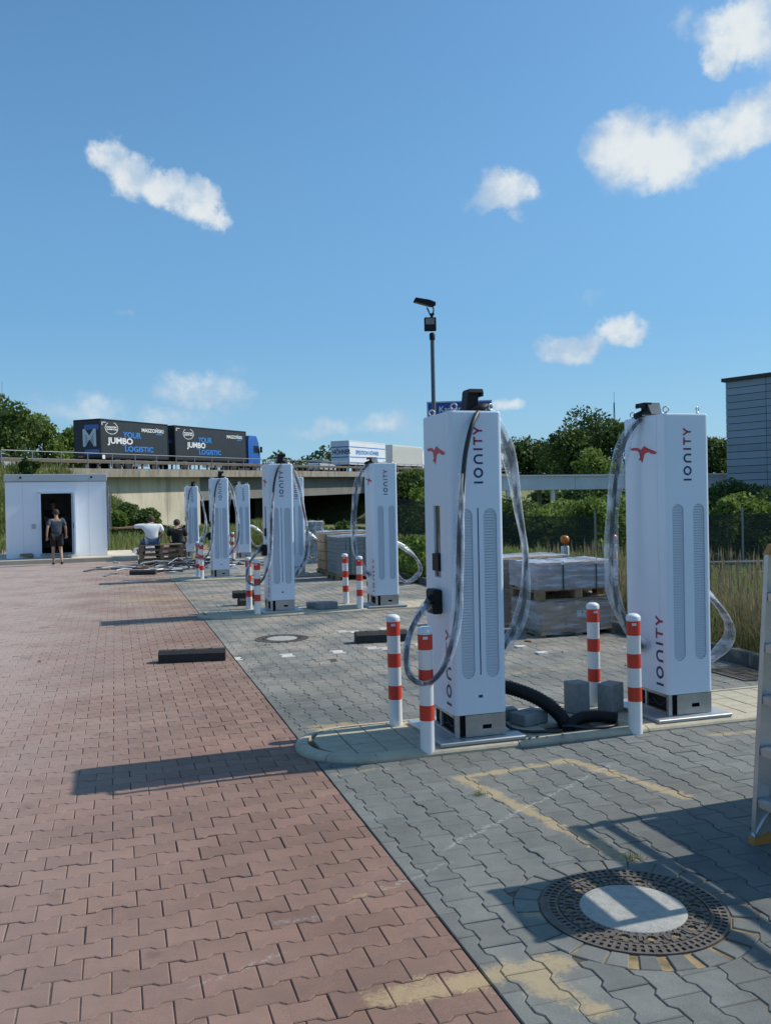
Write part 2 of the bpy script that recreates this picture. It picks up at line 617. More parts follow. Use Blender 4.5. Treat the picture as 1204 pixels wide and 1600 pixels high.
M['amber'] = mat('amber_lens', (0.55, 0.15, 0.015), .25)
M['glass'] = mat('dark_glass', (0.02, 0.03, 0.035), .06, spec=.8)
M['tyre'] = mat('tyre', (0.02, 0.02, 0.02), .85)
M['truck_dark'] = mat('truck_anthracite', (0.022, 0.026, 0.032), .45, noise=(.7, .1))
M['truck_white'] = mat('truck_white', (0.74, 0.76, 0.78), .45, noise=(.6, .05), dirt=((0.5, 0.48, 0.42), 1.2, .6, .3))
M['truck_beige'] = mat('trailer_beige', (0.76, 0.75, 0.69), .5, noise=(.6, .07), dirt=((0.4, 0.38, 0.3), 1.2, .55, .4))
M['blue'] = mat('blue_print', (0.03, 0.22, 0.62), .45)
M['cab_blue'] = mat('cab_blue', (0.025, 0.12, 0.42), .3, coat=.4)
M['print_white'] = mat('white_print', (0.78, 0.78, 0.78), .45)
M['sign_blue'] = mat('sign_blue', (0.012, 0.06, 0.32), .4)
M['brown_rail'] = mat('weathered_rail', (0.12, 0.095, 0.07), .7, noise=(3, .25))
M['panel_grey'] = mat('panel_grey', (0.27, 0.32, 0.39), .45, metal=.15, noise=(.3, .08))
M['roof_dark'] = mat('roof_edge', (0.05, 0.04, 0.04), .7)
M['beam'] = mat('beam_concrete', (0.66, 0.68, 0.72), .8, noise=(.4, .08))
M['dark_fence'] = mat('fence_green', (0.02, 0.035, 0.03), .55)
M['container'] = mat('container_white', (0.80, 0.84, 0.90), .42, noise=(.8, .03))
M['cont_trim'] = mat('container_trim', (0.42, 0.47, 0.50), .5)
M['bark'] = mat('bark', (0.09, 0.07, 0.05), .9, noise=(5, .3))
M['skin'] = mat('skin', (0.42, 0.24, 0.16), .6)
M['shirt_blue'] = mat('shirt_greyblue', (0.055, 0.075, 0.10), .85, noise=(12, .15))
M['shirt_white'] = mat('shirt_white', (0.76, 0.76, 0.76), .85)
M['cloth_black'] = mat('cloth_black', (0.014, 0.014, 0.016), .9)
M['denim'] = mat('denim', (0.06, 0.10, 0.18), .85)
M['hair'] = mat('hair_brown', (0.05, 0.03, 0.02), .8)
M['pink'] = mat('pink_sheet', (0.65, 0.28, 0.35), .6)
M['asphalt'] = mat('asphalt', (0.06, 0.06, 0.06), .9, noise=(2, .2))
M['label_w'] = mat('label_white', (0.7, 0.7, 0.7), .5)
M['car_silver'] = mat('car_silver', (0.55, 0.57, 0.6), .25, metal=.3, coat=.5)
M['car_dark'] = mat('car_dark', (0.04, 0.045, 0.05), .25, coat=.5)
M['beige_plastic'] = mat('beige_plastic', (0.36, 0.33, 0.29), .5)


def leaf_mat(name, c1, c2, scale=.6, trans=0.25):
    m_ = bpy.data.materials.new(name)
    m_.use_nodes = True
    g = G(m_.node_tree)
    b = g.n['Principled BSDF']
    pos = g.n.new('ShaderNodeNewGeometry').outputs['Position']
    a = g.noise(pos, scale, 3, .6)
    at_ = g.n.new('ShaderNodeAttribute')
    at_.attribute_name = 'tone'
    f = g.m('ADD', g.m('MULTIPLY', g.ss(a, .3, .7), .5), g.m('MULTIPLY', at_.outputs['Fac'], .5))
    c = g.mix(f, c1, c2)
    g.l.new(c, b.inputs['Base Color'])
    b.inputs['Roughness'].default_value = .7
    b.inputs['Specular IOR Level'].default_value = .25
    tl = g.n.new('ShaderNodeBsdfTranslucent')
    g.l.new(c, tl.inputs[0])
    mx = g.n.new('ShaderNodeMixShader')
    mx.inputs[0].default_value = trans
    g.l.new(b.outputs[0], mx.inputs[1])
    g.l.new(tl.outputs[0], mx.inputs[2])
    g.l.new(mx.outputs[0], g.n['Material Output'].inputs[0])
    return m_


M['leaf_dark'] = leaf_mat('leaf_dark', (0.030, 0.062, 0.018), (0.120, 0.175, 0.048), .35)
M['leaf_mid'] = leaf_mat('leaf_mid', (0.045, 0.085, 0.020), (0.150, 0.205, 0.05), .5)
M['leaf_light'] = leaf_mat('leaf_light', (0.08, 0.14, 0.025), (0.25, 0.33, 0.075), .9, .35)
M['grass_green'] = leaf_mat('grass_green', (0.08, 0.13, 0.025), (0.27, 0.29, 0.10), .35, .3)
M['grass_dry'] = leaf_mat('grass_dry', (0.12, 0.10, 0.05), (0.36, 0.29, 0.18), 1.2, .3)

g = G(M['panel_grey'].node_tree)
oi = g.n.new('ShaderNodeObjectInfo')
b = g.n['Principled BSDF']
src = b.inputs['Base Color'].links[0].from_socket
g.l.new(g.vm('SCALE', src, None, g.m('ADD', .9, g.m('MULTIPLY', oi.outputs['Random'], .2))), b.inputs['Base Color'])

# ------------------------------------------------------------------ numpy meshes, vegetation
def mesh_np(name, verts, k, mats, tone=None):
    """verts (n*k,3): every k consecutive vertices form one face"""
    verts = np.asarray(verts, dtype=np.float32).reshape(-1, 3)
    n = len(verts) // k
    me = bpy.data.meshes.new(name)
    me.vertices.add(len(verts))
    me.vertices.foreach_set('co', verts.ravel())
    me.loops.add(len(verts))
    me.loops.foreach_set('vertex_index', np.arange(len(verts), dtype=np.int32))
    me.polygons.add(n)
    me.polygons.foreach_set('loop_start', np.arange(0, len(verts), k, dtype=np.int32))
    me.polygons.foreach_set('loop_total', np.full(n, k, dtype=np.int32))
    me.update(calc_edges=True)
    for m_ in (mats if isinstance(mats, (list, tuple)) else [mats]):
        me.materials.append(m_)
    if tone is not None:
        a = me.attributes.new('tone', 'FLOAT', 'POINT')
        a.data.foreach_set('value', np.repeat(tone, k).astype(np.float32))
    me.validate()
    return me


def leaf_quads(cen, size, tone_jit=.5, up_bias=.3):
    """random oriented leaf-clump quads at the centres"""
    n = len(cen)
    a = rng.normal(size=(n, 3)); a /= np.linalg.norm(a, axis=1, keepdims=True)
    b = rng.normal(size=(n, 3)); b[:, 2] *= (1 - up_bias)
    b = b - a * np.sum(a * b, 1, keepdims=True); b /= np.linalg.norm(b, axis=1, keepdims=True)
    s = (size * rng.uniform(.55, 1.35, n))[:, None]
    a = a * s; b = b * s * .62
    q = np.stack([cen - a, cen + b * .9 - a * .15, cen + a, cen - b * .9 + a * .1], 1)
    return q.reshape(-1, 3)


def crown_pts(lobes, n, shell=.55):
    """lobes: (x,y,z,rx,ry,rz); points mostly near the lobe surfaces, ragged"""
    wts = np.array([l[3] * l[5] for l in lobes]); wts /= wts.sum()
    idx = rng.choice(len(lobes), n, p=wts)
    L = np.array(lobes)[idx]
    d = rng.normal(size=(n, 3)); d /= np.linalg.norm(d, axis=1, keepdims=True)
    r = (shell + (1.08 - shell) * rng.random(n) ** .6)[:, None]
    return L[:, :3] + d * r * L[:, 3:]


def lobes_for(h, rx, n, base=.3, squash=.8, seed=0):
    q = random.Random(seed)
    out = []
    for i in range(n):
        t = q.random()
        z = h * (base + (1 - base) * (.12 + .8 * t))
        k = math.sin(math.pi * min(.97, .22 + .7 * t)) ** .7
        a = q.uniform(0, 2 * math.pi)
        rr = rx * k * q.uniform(.15, .72)
        s = rx * q.uniform(.20, .46)
        out.append((math.cos(a) * rr, math.sin(a) * rr, z, s * 1.1, s * 1.1, s * squash))
    return out


def tree(name, loc, h, rx, leaf, n, size, label, cat='tree', group=None, seed=1, nl=22, base=.25, trunk=True):
    t = empty(name, loc, 0, label, cat, group)
    lobes = lobes_for(h, rx, nl, base, seed=seed)
    pts = crown_pts(lobes, n)
    pts = pts[pts[:, 2] > .05]
    obj_mesh('crown' if trunk else 'foliage', mesh_np('crown', leaf_quads(pts, size), 4, leaf, rng.random(len(pts))), t)
    q = random.Random(seed)
    mb = MB()
    r0_ = max(.03, h * .022)
    if trunk:
        mb.tube(spline([(0, 0, -.3), (h * .01, 0, h * .25), (-h * .01, h * .01, h * .55), (0, 0, h * .82)], 4), r0_, 8, rfun=lambda f: r0_ * (1 - .8 * f))
    for l in lobes[:9 if trunk else 5]:
        z0 = h * q.uniform(.2, .5) if trunk else 0
        mb.tube([(0, 0, z0), (l[0] * .5, l[1] * .5, (z0 + l[2]) * .52), (l[0], l[1], l[2])], r0_ * .4, 5, rfun=lambda f: r0_ * .42 * (1 - .75 * f))
    mb.build('trunk' if trunk else 'stem', M['bark'], t)
    return t


def blades(name, pos, hts, width, m_, parent=None, lean=.25, head=False, **kw):
    """one stuff mesh of tapering grass blades, two triangles each"""
    n = len(pos)
    a = rng.uniform(0, 2 * math.pi, n)
    side = np.stack([np.cos(a), np.sin(a), 0 * a], 1) * (width * rng.uniform(.6, 1.4, n))[:, None]
    ln = rng.normal(size=(n, 3)) * lean * hts[:, None]; ln[:, 2] = 0
    up = np.zeros((n, 3)); up[:, 2] = hts
    b0 = pos - side; b1 = pos + side
    mid = pos + up * .6 + ln * .35
    tip = pos + up + ln
    m0 = mid - side * .75; m1 = mid + side * .75
    q = np.concatenate([np.stack([b0, b1, m1, m0], 1).reshape(-1, 3), np.stack([m0, m1, tip + side * .25, tip - side * .1], 1).reshape(-1, 3)])
    tone = rng.random(n)
    tn = np.concatenate([tone, tone])
    if head:
        c = tip - ln * .1
        hs = side * 2.2
        upv = up * .09
        q = np.concatenate([q, np.stack([c - upv, c + hs, c + upv * 1.3, c - hs], 1).reshape(-1, 3)])
        tn = np.concatenate([tn, tone * .5 + .5])
    o = obj_mesh(name, mesh_np(name, q, 4, m_, tn), parent)
    return tag(o, kind='stuff', **kw)


# ------------------------------------------------------------------ terrain
BT = Vector((.376, .927, 0)).normalized()        # bridge direction
BN = Vector((-BT.y, BT.x, 0))                     # away from us
B0 = Vector((-20.2, 63, 0))


def BP(s, w_, z=0.0):
    q = B0 + BT * s + BN * w_
    return Vector((q.x, q.y, z))


def deck_z(s):
    return 4.42 + .0193 * s


def ground_h(x, y):
    x = np.asarray(x, float); y = np.asarray(y, float)
    v = x * VV.x + y * VV.y
    u = x * UU.x + y * UU.y
    dx, dy = x - B0.x, y - B0.y
    s = dx * BT.x + dy * BT.y
    w_ = dx * BN.x + dy * BN.y
    t = np.clip((v - 7.5) / 7, 0, 1)
    h = -.95 * t * t * (3 - 2 * t) - 0.02
    dw = np.maximum(np.maximum(-w_, w_ - 31), 0)
    for (ds) in (np.maximum(s + 4.0, 0), np.maximum(61.5 - s, 0)):
        d = np.hypot(dw, ds)
        top = 4.30 + .0193 * np.clip(s, -60, 260)
        e = top - d / 1.45
        h = np.maximum(h, e)
    return h


def axis_pts(lo, hi, fine_lo, fine_hi, st, far):
    a = list(np.arange(fine_lo, fine_hi + st * .5, st))
    x = fine_hi; d = st
    while x < hi:
        d *= 1.35; x += d; a.append(min(x, hi))
    x = fine_lo; d = st
    while x > lo:
        d *= 1.35; x -= d; a.append(max(x, lo))
    return np.array(sorted(set(a)))


gx = axis_pts(-2500, 2500, -75, 70, 1.6, 0)
gy = axis_pts(-900, 4000, -12, 190, 1.6, 0)
XX, YY = np.meshgrid(gx, gy)
ZZ = ground_h(XX, YY)
far_r = np.hypot(XX, YY)
verts = np.stack([XX, YY, ZZ], -1).reshape(-1, 3)
nx_, ny_ = len(gx), len(gy)
ii = np.arange(nx_ * ny_).reshape(ny_, nx_)
faces = np.stack([ii[:-1, :-1], ii[:-1, 1:], ii[1:, 1:], ii[1:, :-1]], -1).reshape(-1, 4)
me = bpy.data.meshes.new('ground')
me.from_pydata(verts.tolist(), [], faces.tolist())
m_ = bpy.data.materials.new('ground_mix')
m_.use_nodes = True
g = G(m_.node_tree)
b = g.n['Principled BSDF']
pos = g.n.new('ShaderNodeNewGeometry').outputs['Position']
rot = g.n.new('ShaderNodeVectorRotate'); rot.rotation_type = 'Z_AXIS'; rot.inputs['Angle'].default_value = -TH
g.l.new(pos, rot.inputs['Vector'])
sx, sy, sz = g.xyz(rot.outputs[0])
gn = g.noise(pos, .35, 7, .65)
gn2 = g.noise(pos, 6, 5, .65)
grass = g.mix(g.ss(g.m('ADD', g.m('MULTIPLY', gn, .6), g.m('MULTIPLY', gn2, .4)), .38, .62), (0.06, 0.085, 0.025), (0.20, 0.19, 0.08))
dirt = g.mix(g.ss(gn2, .35, .65), (0.33, 0.29, 0.23), (0.23, 0.20, 0.165))
px_, py_, pz_ = g.xyz(pos)
f = g.ss(sx, 5.95, 6.05)
f = g.m('MAXIMUM', f, g.ss(pz_, .12, .3))
f = g.m('MAXIMUM', f, g.ss(sy, 42, 44))
f = g.m('MAXIMUM', f, g.ss(g.m('ADD', sx, g.m('MULTIPLY', gn2, 1.2)), -7.0, -8.0))
g.l.new(g.mix(f, dirt, grass), b.inputs['Base Color'])
b.inputs['Roughness'].default_value = .95
bn = g.n.new('ShaderNodeBump'); bn.inputs['Strength'].default_value = .6; bn.inputs['Distance'].default_value = .04
g.l.new(gn2, bn.inputs['Height']); g.l.new(bn.outputs[0], b.inputs['Normal'])
me.materials.append(m_)
me.polygons.foreach_set('use_smooth', [True] * len(faces))
obj_mesh('ground', me, kind='structure')

# ------------------------------------------------------------------ interlocking paving
PA, PB = 0.20, 0.165
OUT = [(-.1, 1), (-.062, 1), (-.038, -1), (.038, -1), (.062, 1), (.1, 1)]
AMP = .0105


def stone_outline(PB):
    top = [(x, PB / 2 + AMP * s) for x, s in OUT]
    bot = [(-x, -y) for x, y in top]
    return top[::-1] + bot[::-1]      # ccw


def inset(poly, d):
    n = len(poly)
    out = []
    for i in range(n):
        p0, p1, p2 = Vector(poly[i - 1]), Vector(poly[i]), Vector(poly[(i + 1) % n])
        e1 = (p1 - p0); e2 = (p2 - p1)
        if e1.length < 1e-6 or e2.length < 1e-6:
            out.append(tuple(p1)); continue
        e1.normalize(); e2.normalize()
        n1 = Vector((-e1.y, e1.x)); n2 = Vector((-e2.y, e2.x))
        m = (n1 + n2)
        if m.length < 1e-4:
            out.append(tuple(p1)); continue
        m.normalize()
        k = d / max(.35, m.dot(n1))
        out.append((p1.x + m.x * k, p1.y + m.y * k))
    return out


def area(poly):
    return .5 * sum(poly[i][0] * poly[(i + 1) % len(poly)][1] - poly[(i + 1) % len(poly)][0] * poly[i][1] for i in range(len(poly)))


def clip(poly, ax, lim, keep_less):
    out = []
    n = len(poly)
    for i in range(n):
        a, b_ = poly[i], poly[(i + 1) % n]
        ia = (a[ax] <= lim) == keep_less
        ib = (b_[ax] <= lim) == keep_less
        if ia: out.append(a)
        if ia != ib:
            t = (lim - a[ax]) / (b_[ax] - a[ax])
            out.append((a[0] + (b_[0] - a[0]) * t, a[1] + (b_[1] - a[1]) * t))
    return out


def stone_geo(poly, full=True):
    """stone top at z=0: top face, chamfer, sides"""
    p1 = inset(poly, .0014)
    p2 = inset(poly, .0052)
    n = len(poly)
    vs = [(x, y, 0) for x, y in p2] + [(x, y, -.0032) for x, y in p1] + [(x, y, -.02) for x, y in p1]
    fs = [tuple(range(n))]
    for i in range(n):
        j = (i + 1) % n
        fs.append((i, n + i, n + j, j))
        if full:
            fs.append((n + i, 2 * n + i, 2 * n + j, n + j))
    if not full:
        vs = vs[:2 * n]
    return vs, fs


MANH = [(1.972, 3.13, .372), (1.94, 10.85, .33)]   # manhole centres in the site frame: v, u, radius


def lay(name, matl, axis, v0, v1, u0_, u1, soff, zfun, PB):
    """axis 'v': long side across; 'u': long side along the lane"""
    root = empty(name, (0, 0, 0), TH, kind='structure')
    base = stone_outline(PB)
    if axis == 'u':
        base = [(-y, x) for x, y in base]
    cells = []
    la, lb = (v0, v1), (u0_, u1)
    if axis == 'u': la, lb = lb, la
    nj = int((lb[1] - lb[0]) / PB) + 2
    ni = int((la[1] - la[0]) / PA) + 3
    for j in range(nj):
        off = (j % 2) * PA / 2
        for i in range(-1, ni):
            a = la[0] + i * PA + off + soff
            b_ = lb[0] + j * PB
            cells.append((a, b_) if axis == 'v' else (b_, a))
    items = []
    for (v, u) in cells:
        if v < v0 - .2 or v > v1 + .2 or u > u1 or u < u0_:
            continue
        w_ = P(v, u)
        # keep only what the camera could plausibly see from here or a few steps aside
        if w_.y < 1.2 or w_.x < -.47 * w_.y - 2.4 or w_.x > .47 * w_.y + 2.4:
            continue
        if any(I[0] + .55 < v < I[1] - .1 and I[2] + .12 < u < I[3] - .12 for I in ISL):
            continue
        ang = rnd.gauss(0, .006)
        jv, ju = rnd.gauss(0, .0008), rnd.gauss(0, .0008)
        if abs(v - v0) > .25 and abs(v - v1) > .25 and not any(math.hypot(v - m[0], u - m[1]) < m[2] + .3 for m in MANH):
            items.append((v + jv, u + ju, ang, None))
            continue
        poly = [(x + v, y + u) for x, y in base]
        if poly[0][0] is not None:
            poly = clip(poly, 0, v1, True)
            if len(poly) > 2: poly = clip(poly, 0, v0, False)
        if len(poly) < 3 or area(poly) < .003:
            continue
        drop = False
        for (mv, mu, mr) in MANH:
            R2 = mr + .109
            ins = [math.hypot(x - mv, y - mu) < R2 for x, y in poly]
            if all(ins):
                drop = True
                break
            if any(ins):
                # cut along the tangent of the ring of radial stones
                c_v = sum(p[0] for p in poly) / len(poly) - mv
                c_u = sum(p[1] for p in poly) / len(poly) - mu
                L = math.hypot(c_v, c_u)
                nv_, nu_ = c_v / L, c_u / L
                rot_ = [((x - mv) * nv_ + (y - mu) * nu_, -(x - mv) * nu_ + (y - mu) * nv_) for x, y in poly]
                rot_ = clip(rot_, 0, R2 - .010, False)
                if len(rot_) < 3 or area(rot_) < .0025:
                    drop = True
                    break
                poly = [(mv + a_ * nv_ - b2 * nu_, mu + a_ * nu_ + b2 * nv_) for a_, b2 in rot_]
                npoly = []
                for x, y in poly:
                    d = math.hypot(x - mv, y - mu)
                    if d < R2:
                        k = R2 / d
                        x, y = mv + (x - mv) * k, mu + (y - mu) * k
                    npoly.append((x, y))
                poly = npoly
        if drop or area(poly) < .003:
            continue
        poly = [(x - v, y - u) for x, y in poly]
        # drop coincident points
        pp = []
        for q in poly:
            if not pp or math.hypot(q[0] - pp[-1][0], q[1] - pp[-1][1]) > .004: pp.append(q)
        if math.hypot(pp[0][0] - pp[-1][0], pp[0][1] - pp[-1][1]) < .004: pp.pop()
        if len(pp) < 3: continue
        items.append((v, u, 0, pp))
    # biggest in the picture first
    def score(it):
        w_ = P(it[0], it[1])
        vis = abs(w_.x) < .435 * w_.y and w_.y > 2.65
        return (0 if vis else 1, w_.y)
    items.sort(key=score)
    protos = []
    for k in range(6):
        vs, fs = stone_geo(base)
        me = bpy.data.meshes.new('paving_stone')
        me.from_pydata(vs, [], fs)
        me.materials.append(matl)
        at_ = me.attributes.new('tone', 'FLOAT', 'POINT')
        at_.data.foreach_set('value', [.12 + k * .155] * len(vs))
        protos.append(me)
    V, F, T, Wt = [], [], [], []
    for n_, (v, u, ang, pp) in enumerate(items):
        tone = rnd.random()
        z = zfun(v, u) + rnd.gauss(0, .0009)
        white = any(math.hypot(v - a, u - b_) < .11 for a, b_ in WHITE) and axis == 'u'
        tx, ty = rnd.gauss(0, .006), rnd.gauss(0, .006)
        if n_ < 300:
            if pp is None:
                me = protos[int(tone * 6) % 6]
            else:
                vs, fs = stone_geo(pp)
                me = bpy.data.meshes.new('paving_stone')
                me.from_pydata(vs, [], fs)
                me.materials.append(matl)
                at_ = me.attributes.new('tone', 'FLOAT', 'POINT')
                at_.data.foreach_set('value', [tone] * len(vs))
            obj_mesh('paving_stone', me, root, (v, u, z), (tx, ty, ang))
            continue
        vs, fs = stone_geo(pp or base, False)
        b0 = len(V)
        ca, sa = math.cos(ang), math.sin(ang)
        V.extend([(v + x * ca - y * sa, u + x * sa + y * ca, z + zz + x * ty + y * tx) for x, y, zz in vs])
        F.extend([tuple(b0 + q for q in f_i) for f_i in fs])
        T.extend([tone] * len(vs))
        Wt.extend([1.0 if white else 0.0] * len(vs))
    me = bpy.data.meshes.new('paving_stones')
    me.from_pydata(V, [], F)
    me.materials.append(matl)
    me.attributes.new('tone', 'FLOAT', 'POINT').data.foreach_set('value', T)
    me.attributes.new('white', 'FLOAT', 'POINT').data.foreach_set('value', Wt)
    obj_mesh('paving_stones', me, root, kind='stuff')
    # bedding sheet between the stones
    mb = MB()
    mb.add([(v0 if v0 > -5 else -14, u0_ - 1, -.0062), (v1, u0_ - 1, -.0062), (v1, u1 + .05, -.0062), (v0 if v0 > -5 else -14, u1 + .05, -.0062)], [(0, 1, 2, 3)])
    mb.build('bedding', M['joint'], root)
    return root


# islands: v0, v1, u0, u1
ISL = [(1.13, 5.95, 5.42, 6.30), (1.13, 5.95, 13.0, 13.90), (1.15, 5.95, 19.85, 20.75), (2.6, 5.95, 26.6, 27.5), (1.3, 3.1, 28.3, 29.2)]
WHITE = [(1.23, 9.68), (1.77, 9.66), (2.31, 9.65), (2.85, 9.66), (2.85, 11.05), (3.35, 11.05), (3.35, 9.66)]
dz = lambda v, u: .0022 * math.sin(v * 2.1) + .0018 * math.sin(u * 1.7 + v)
lay('red_paving', M['red_stone'], 'v', -6.5, 1.198, 1.0, 24.5, 0.05, dz, .132)
lay('grey_paving', M['grey_stone'], 'u', 1.204, 5.84, 1.0, 21.5, 0.03, dz, .1435)
# beyond the single stones: the same two pavings as plain dusty sheets
for nm, mt, (a0, a1, b0, b1) in (('red_paving_far', 'red_stone', (-14, 1.2, 24.56, 40)), ('grey_paving_far', 'grey_stone', (1.2, 5.84, 21.56, 40)),
                                 ('red_paving_side', 'red_stone', (-14, -6.6, 0, 24.5))):
    MB().add([(a0, b0, -.003), (a1, b0, -.003), (a1, b1, -.003), (a0, b1, -.003)], [(0, 1, 2, 3)]).build(nm, M[mt], None, (0, 0, 0), (0, 0, TH), kind='structure')

# ------------------------------------------------------------------ charging islands
ZI = .042


def island(v0, v1, u0_, u1, skip=(), nslab=999, joints=True):
    root = empty('kerb_island', P(v0, (u0_ + u1) / 2), TH, kind='structure')
    Lx = v1 - v0
    hw = (u1 - u0_) / 2
    kw = .085
    # bed under the slabs
    pts = []
    seg = 16
    for k in range(seg + 1):
        a = math.pi / 2 + math.pi * k / seg
        pts.append((hw + math.cos(a) * (hw - .03), math.sin(a) * (hw - .03)))
    pts = pts + [(Lx, -hw + .03), (Lx, hw - .03)]
    MB().prism(pts, -.04, ZI - .028).build('bedding', M['joint'], root)
    # kerb stones: a rounded ledge, straight metres and a curved nose in five pieces
    prof = [(0, -.03), (0, .012), (.008, .026), (.026, .036), (.05, ZI), (kw, ZI), (kw, -.03)]

    def kstone(path):
        mb = MB()
        rings = []
        for (x, y, nx2, ny2) in path:
            rings.append([(x + nx2 * d, y + ny2 * d, z) for d, z in prof])
        n = len(prof)
        vs = [q for r2 in rings for q in r2]
        fs = []
        for i in range(len(rings) - 1):
            for k in range(n - 1):
                fs.append((i * n + k, i * n + k + 1, (i + 1) * n + k + 1, (i + 1) * n + k))
        fs.append(tuple(range(n)))
        fs.append(tuple(range(len(vs) - 1, len(vs) - n - 1, -1)))
        mb.add(vs, fs, 0)
        o = mb.build('kerb_stone', M['kerb'], root)
        o.location = (rnd.gauss(0, .001), rnd.gauss(0, .001), rnd.gauss(0, .0008))
    gap = .0025
    x = hw
    while x < Lx - .05:
        x2 = min(x + 1.0, Lx)
        kstone([(x + gap, -hw, 0, 1), (x2 - gap, -hw, 0, 1)])
        kstone([(x2 - gap, hw, 0, -1), (x + gap, hw, 0, -1)])
        x = x2
    for k in range(4):
        a0 = math.pi / 2 + math.pi * k / 4 + .004
        a1 = math.pi / 2 + math.pi * (k + 1) / 4 - .004
        path = []
        for q in range(7):
            a = a0 + (a1 - a0) * q / 6
            ca, sa = math.cos(a), math.sin(a)
            path.append((hw + ca * hw, sa * hw, -ca, -sa))
        kstone(path)
    # square slabs, clipped to the rounded nose
    st = .2
    rows = max(3, round((2 * (hw - kw)) / .24))
    rh = 2 * (hw - kw - .004) / rows
    rin = hw - kw - .004
    cx = .14
    cnt = 0
    while cx < Lx:
        for r2 in range(rows):
            y0 = -rin + r2 * rh
            x0, x1 = cx, min(cx + st, Lx)
            poly = [(x0, y0), (x1, y0), (x1, y0 + rh), (x0, y0 + rh)]
            if x0 < hw:
                pp = []
                for (a, b_) in poly:
                    if a < hw:
                        d = math.hypot(a - hw, b_)
                        if d > rin:
                            a, b_ = hw + (a - hw) * rin / d, b_ * rin / d
                    pp.append((a, b_))
                poly = pp
            if abs(area(poly)) < .006: continue
            mx_, my_ = sum(p[0] for p in poly) / 4, sum(p[1] for p in poly) / 4
            if any(a < mx_ + v0 < b_ and c < my_ + (u0_ + u1) / 2 < d for a, b_, c, d in skip): continue
            p1 = inset(poly, .003)
            p2 = inset(poly, .006)
            vs = [(x - mx_, y - my_, 0) for x, y in p2] + [(x - mx_, y - my_, -.003) for x, y in p1] + [(x - mx_, y - my_, -.03) for x, y in p1]
            fs = [(0, 1, 2, 3)]
            for i in range(4):
                j = (i + 1) % 4
                fs += [(i, 4 + i, 4 + j, j), (4 + i, 8 + i, 8 + j, 4 + j)]
            MB().add(vs, fs).build('slab', M['slab'], root, (mx_, my_, ZI - .003 + rnd.gauss(0, .001)), (rnd.gauss(0, .004), rnd.gauss(0, .004), 0))
            cnt += 1
        cx += st
    return root


PIT = (2.86, 3.26, 5.5, 5.76)
island(*ISL[0], skip=[PIT])
island(*ISL[1])
island(*ISL[2])
island(*ISL[3])
island(*ISL[4])

# right-hand edge kerb of dark stones and the slot drain beside it
kr = empty('edge_kerb', P(5.86, 0), TH, kind='structure')
km = MB().bbox((.06, .5, .04), (.12, .992, .17), .012).mesh('kerb_stone', M['dark_kerb'])
u = 3.2
while u < 26:
    if not any(I[2] - .1 < u + .5 < I[3] + .1 for I in ISL[:1]):
        obj_mesh('kerb_stone', km, kr, (rnd.gauss(0, .004), u, rnd.gauss(0, .003)), (0, 0, rnd.gauss(0, .003)))
    u += 1.0

dr = empty('drain_grate', P(5.35, 6.6), TH, 'rusty cast iron slot drain grate beside the dark kerb', 'drain grate')
mb = MB()
for (a, b_, c, d) in ((0, .5, 0, .03), (0, .5, .57, .6), (0, .03, .03, .57), (.47, .5, .03, .57)):
    mb.box(((a + b_) / 2, (c + d) / 2, -.002), (b_ - a, d - c, .02))
mb.build('frame', M['iron'], dr)
bm_ = MB().box((0, 0, 0), (.44, .022, .018)).mesh('bar', M['iron'])
for k in range(10):
    obj_mesh('bar', bm_, dr, (.25, .058 + k * .054, .001))
MB().box((.25, .3, -.012), (.44, .54, .006)).build('sump', M['iron_shade'], dr)  # dark sheet stands in for the shaded depth under the bars


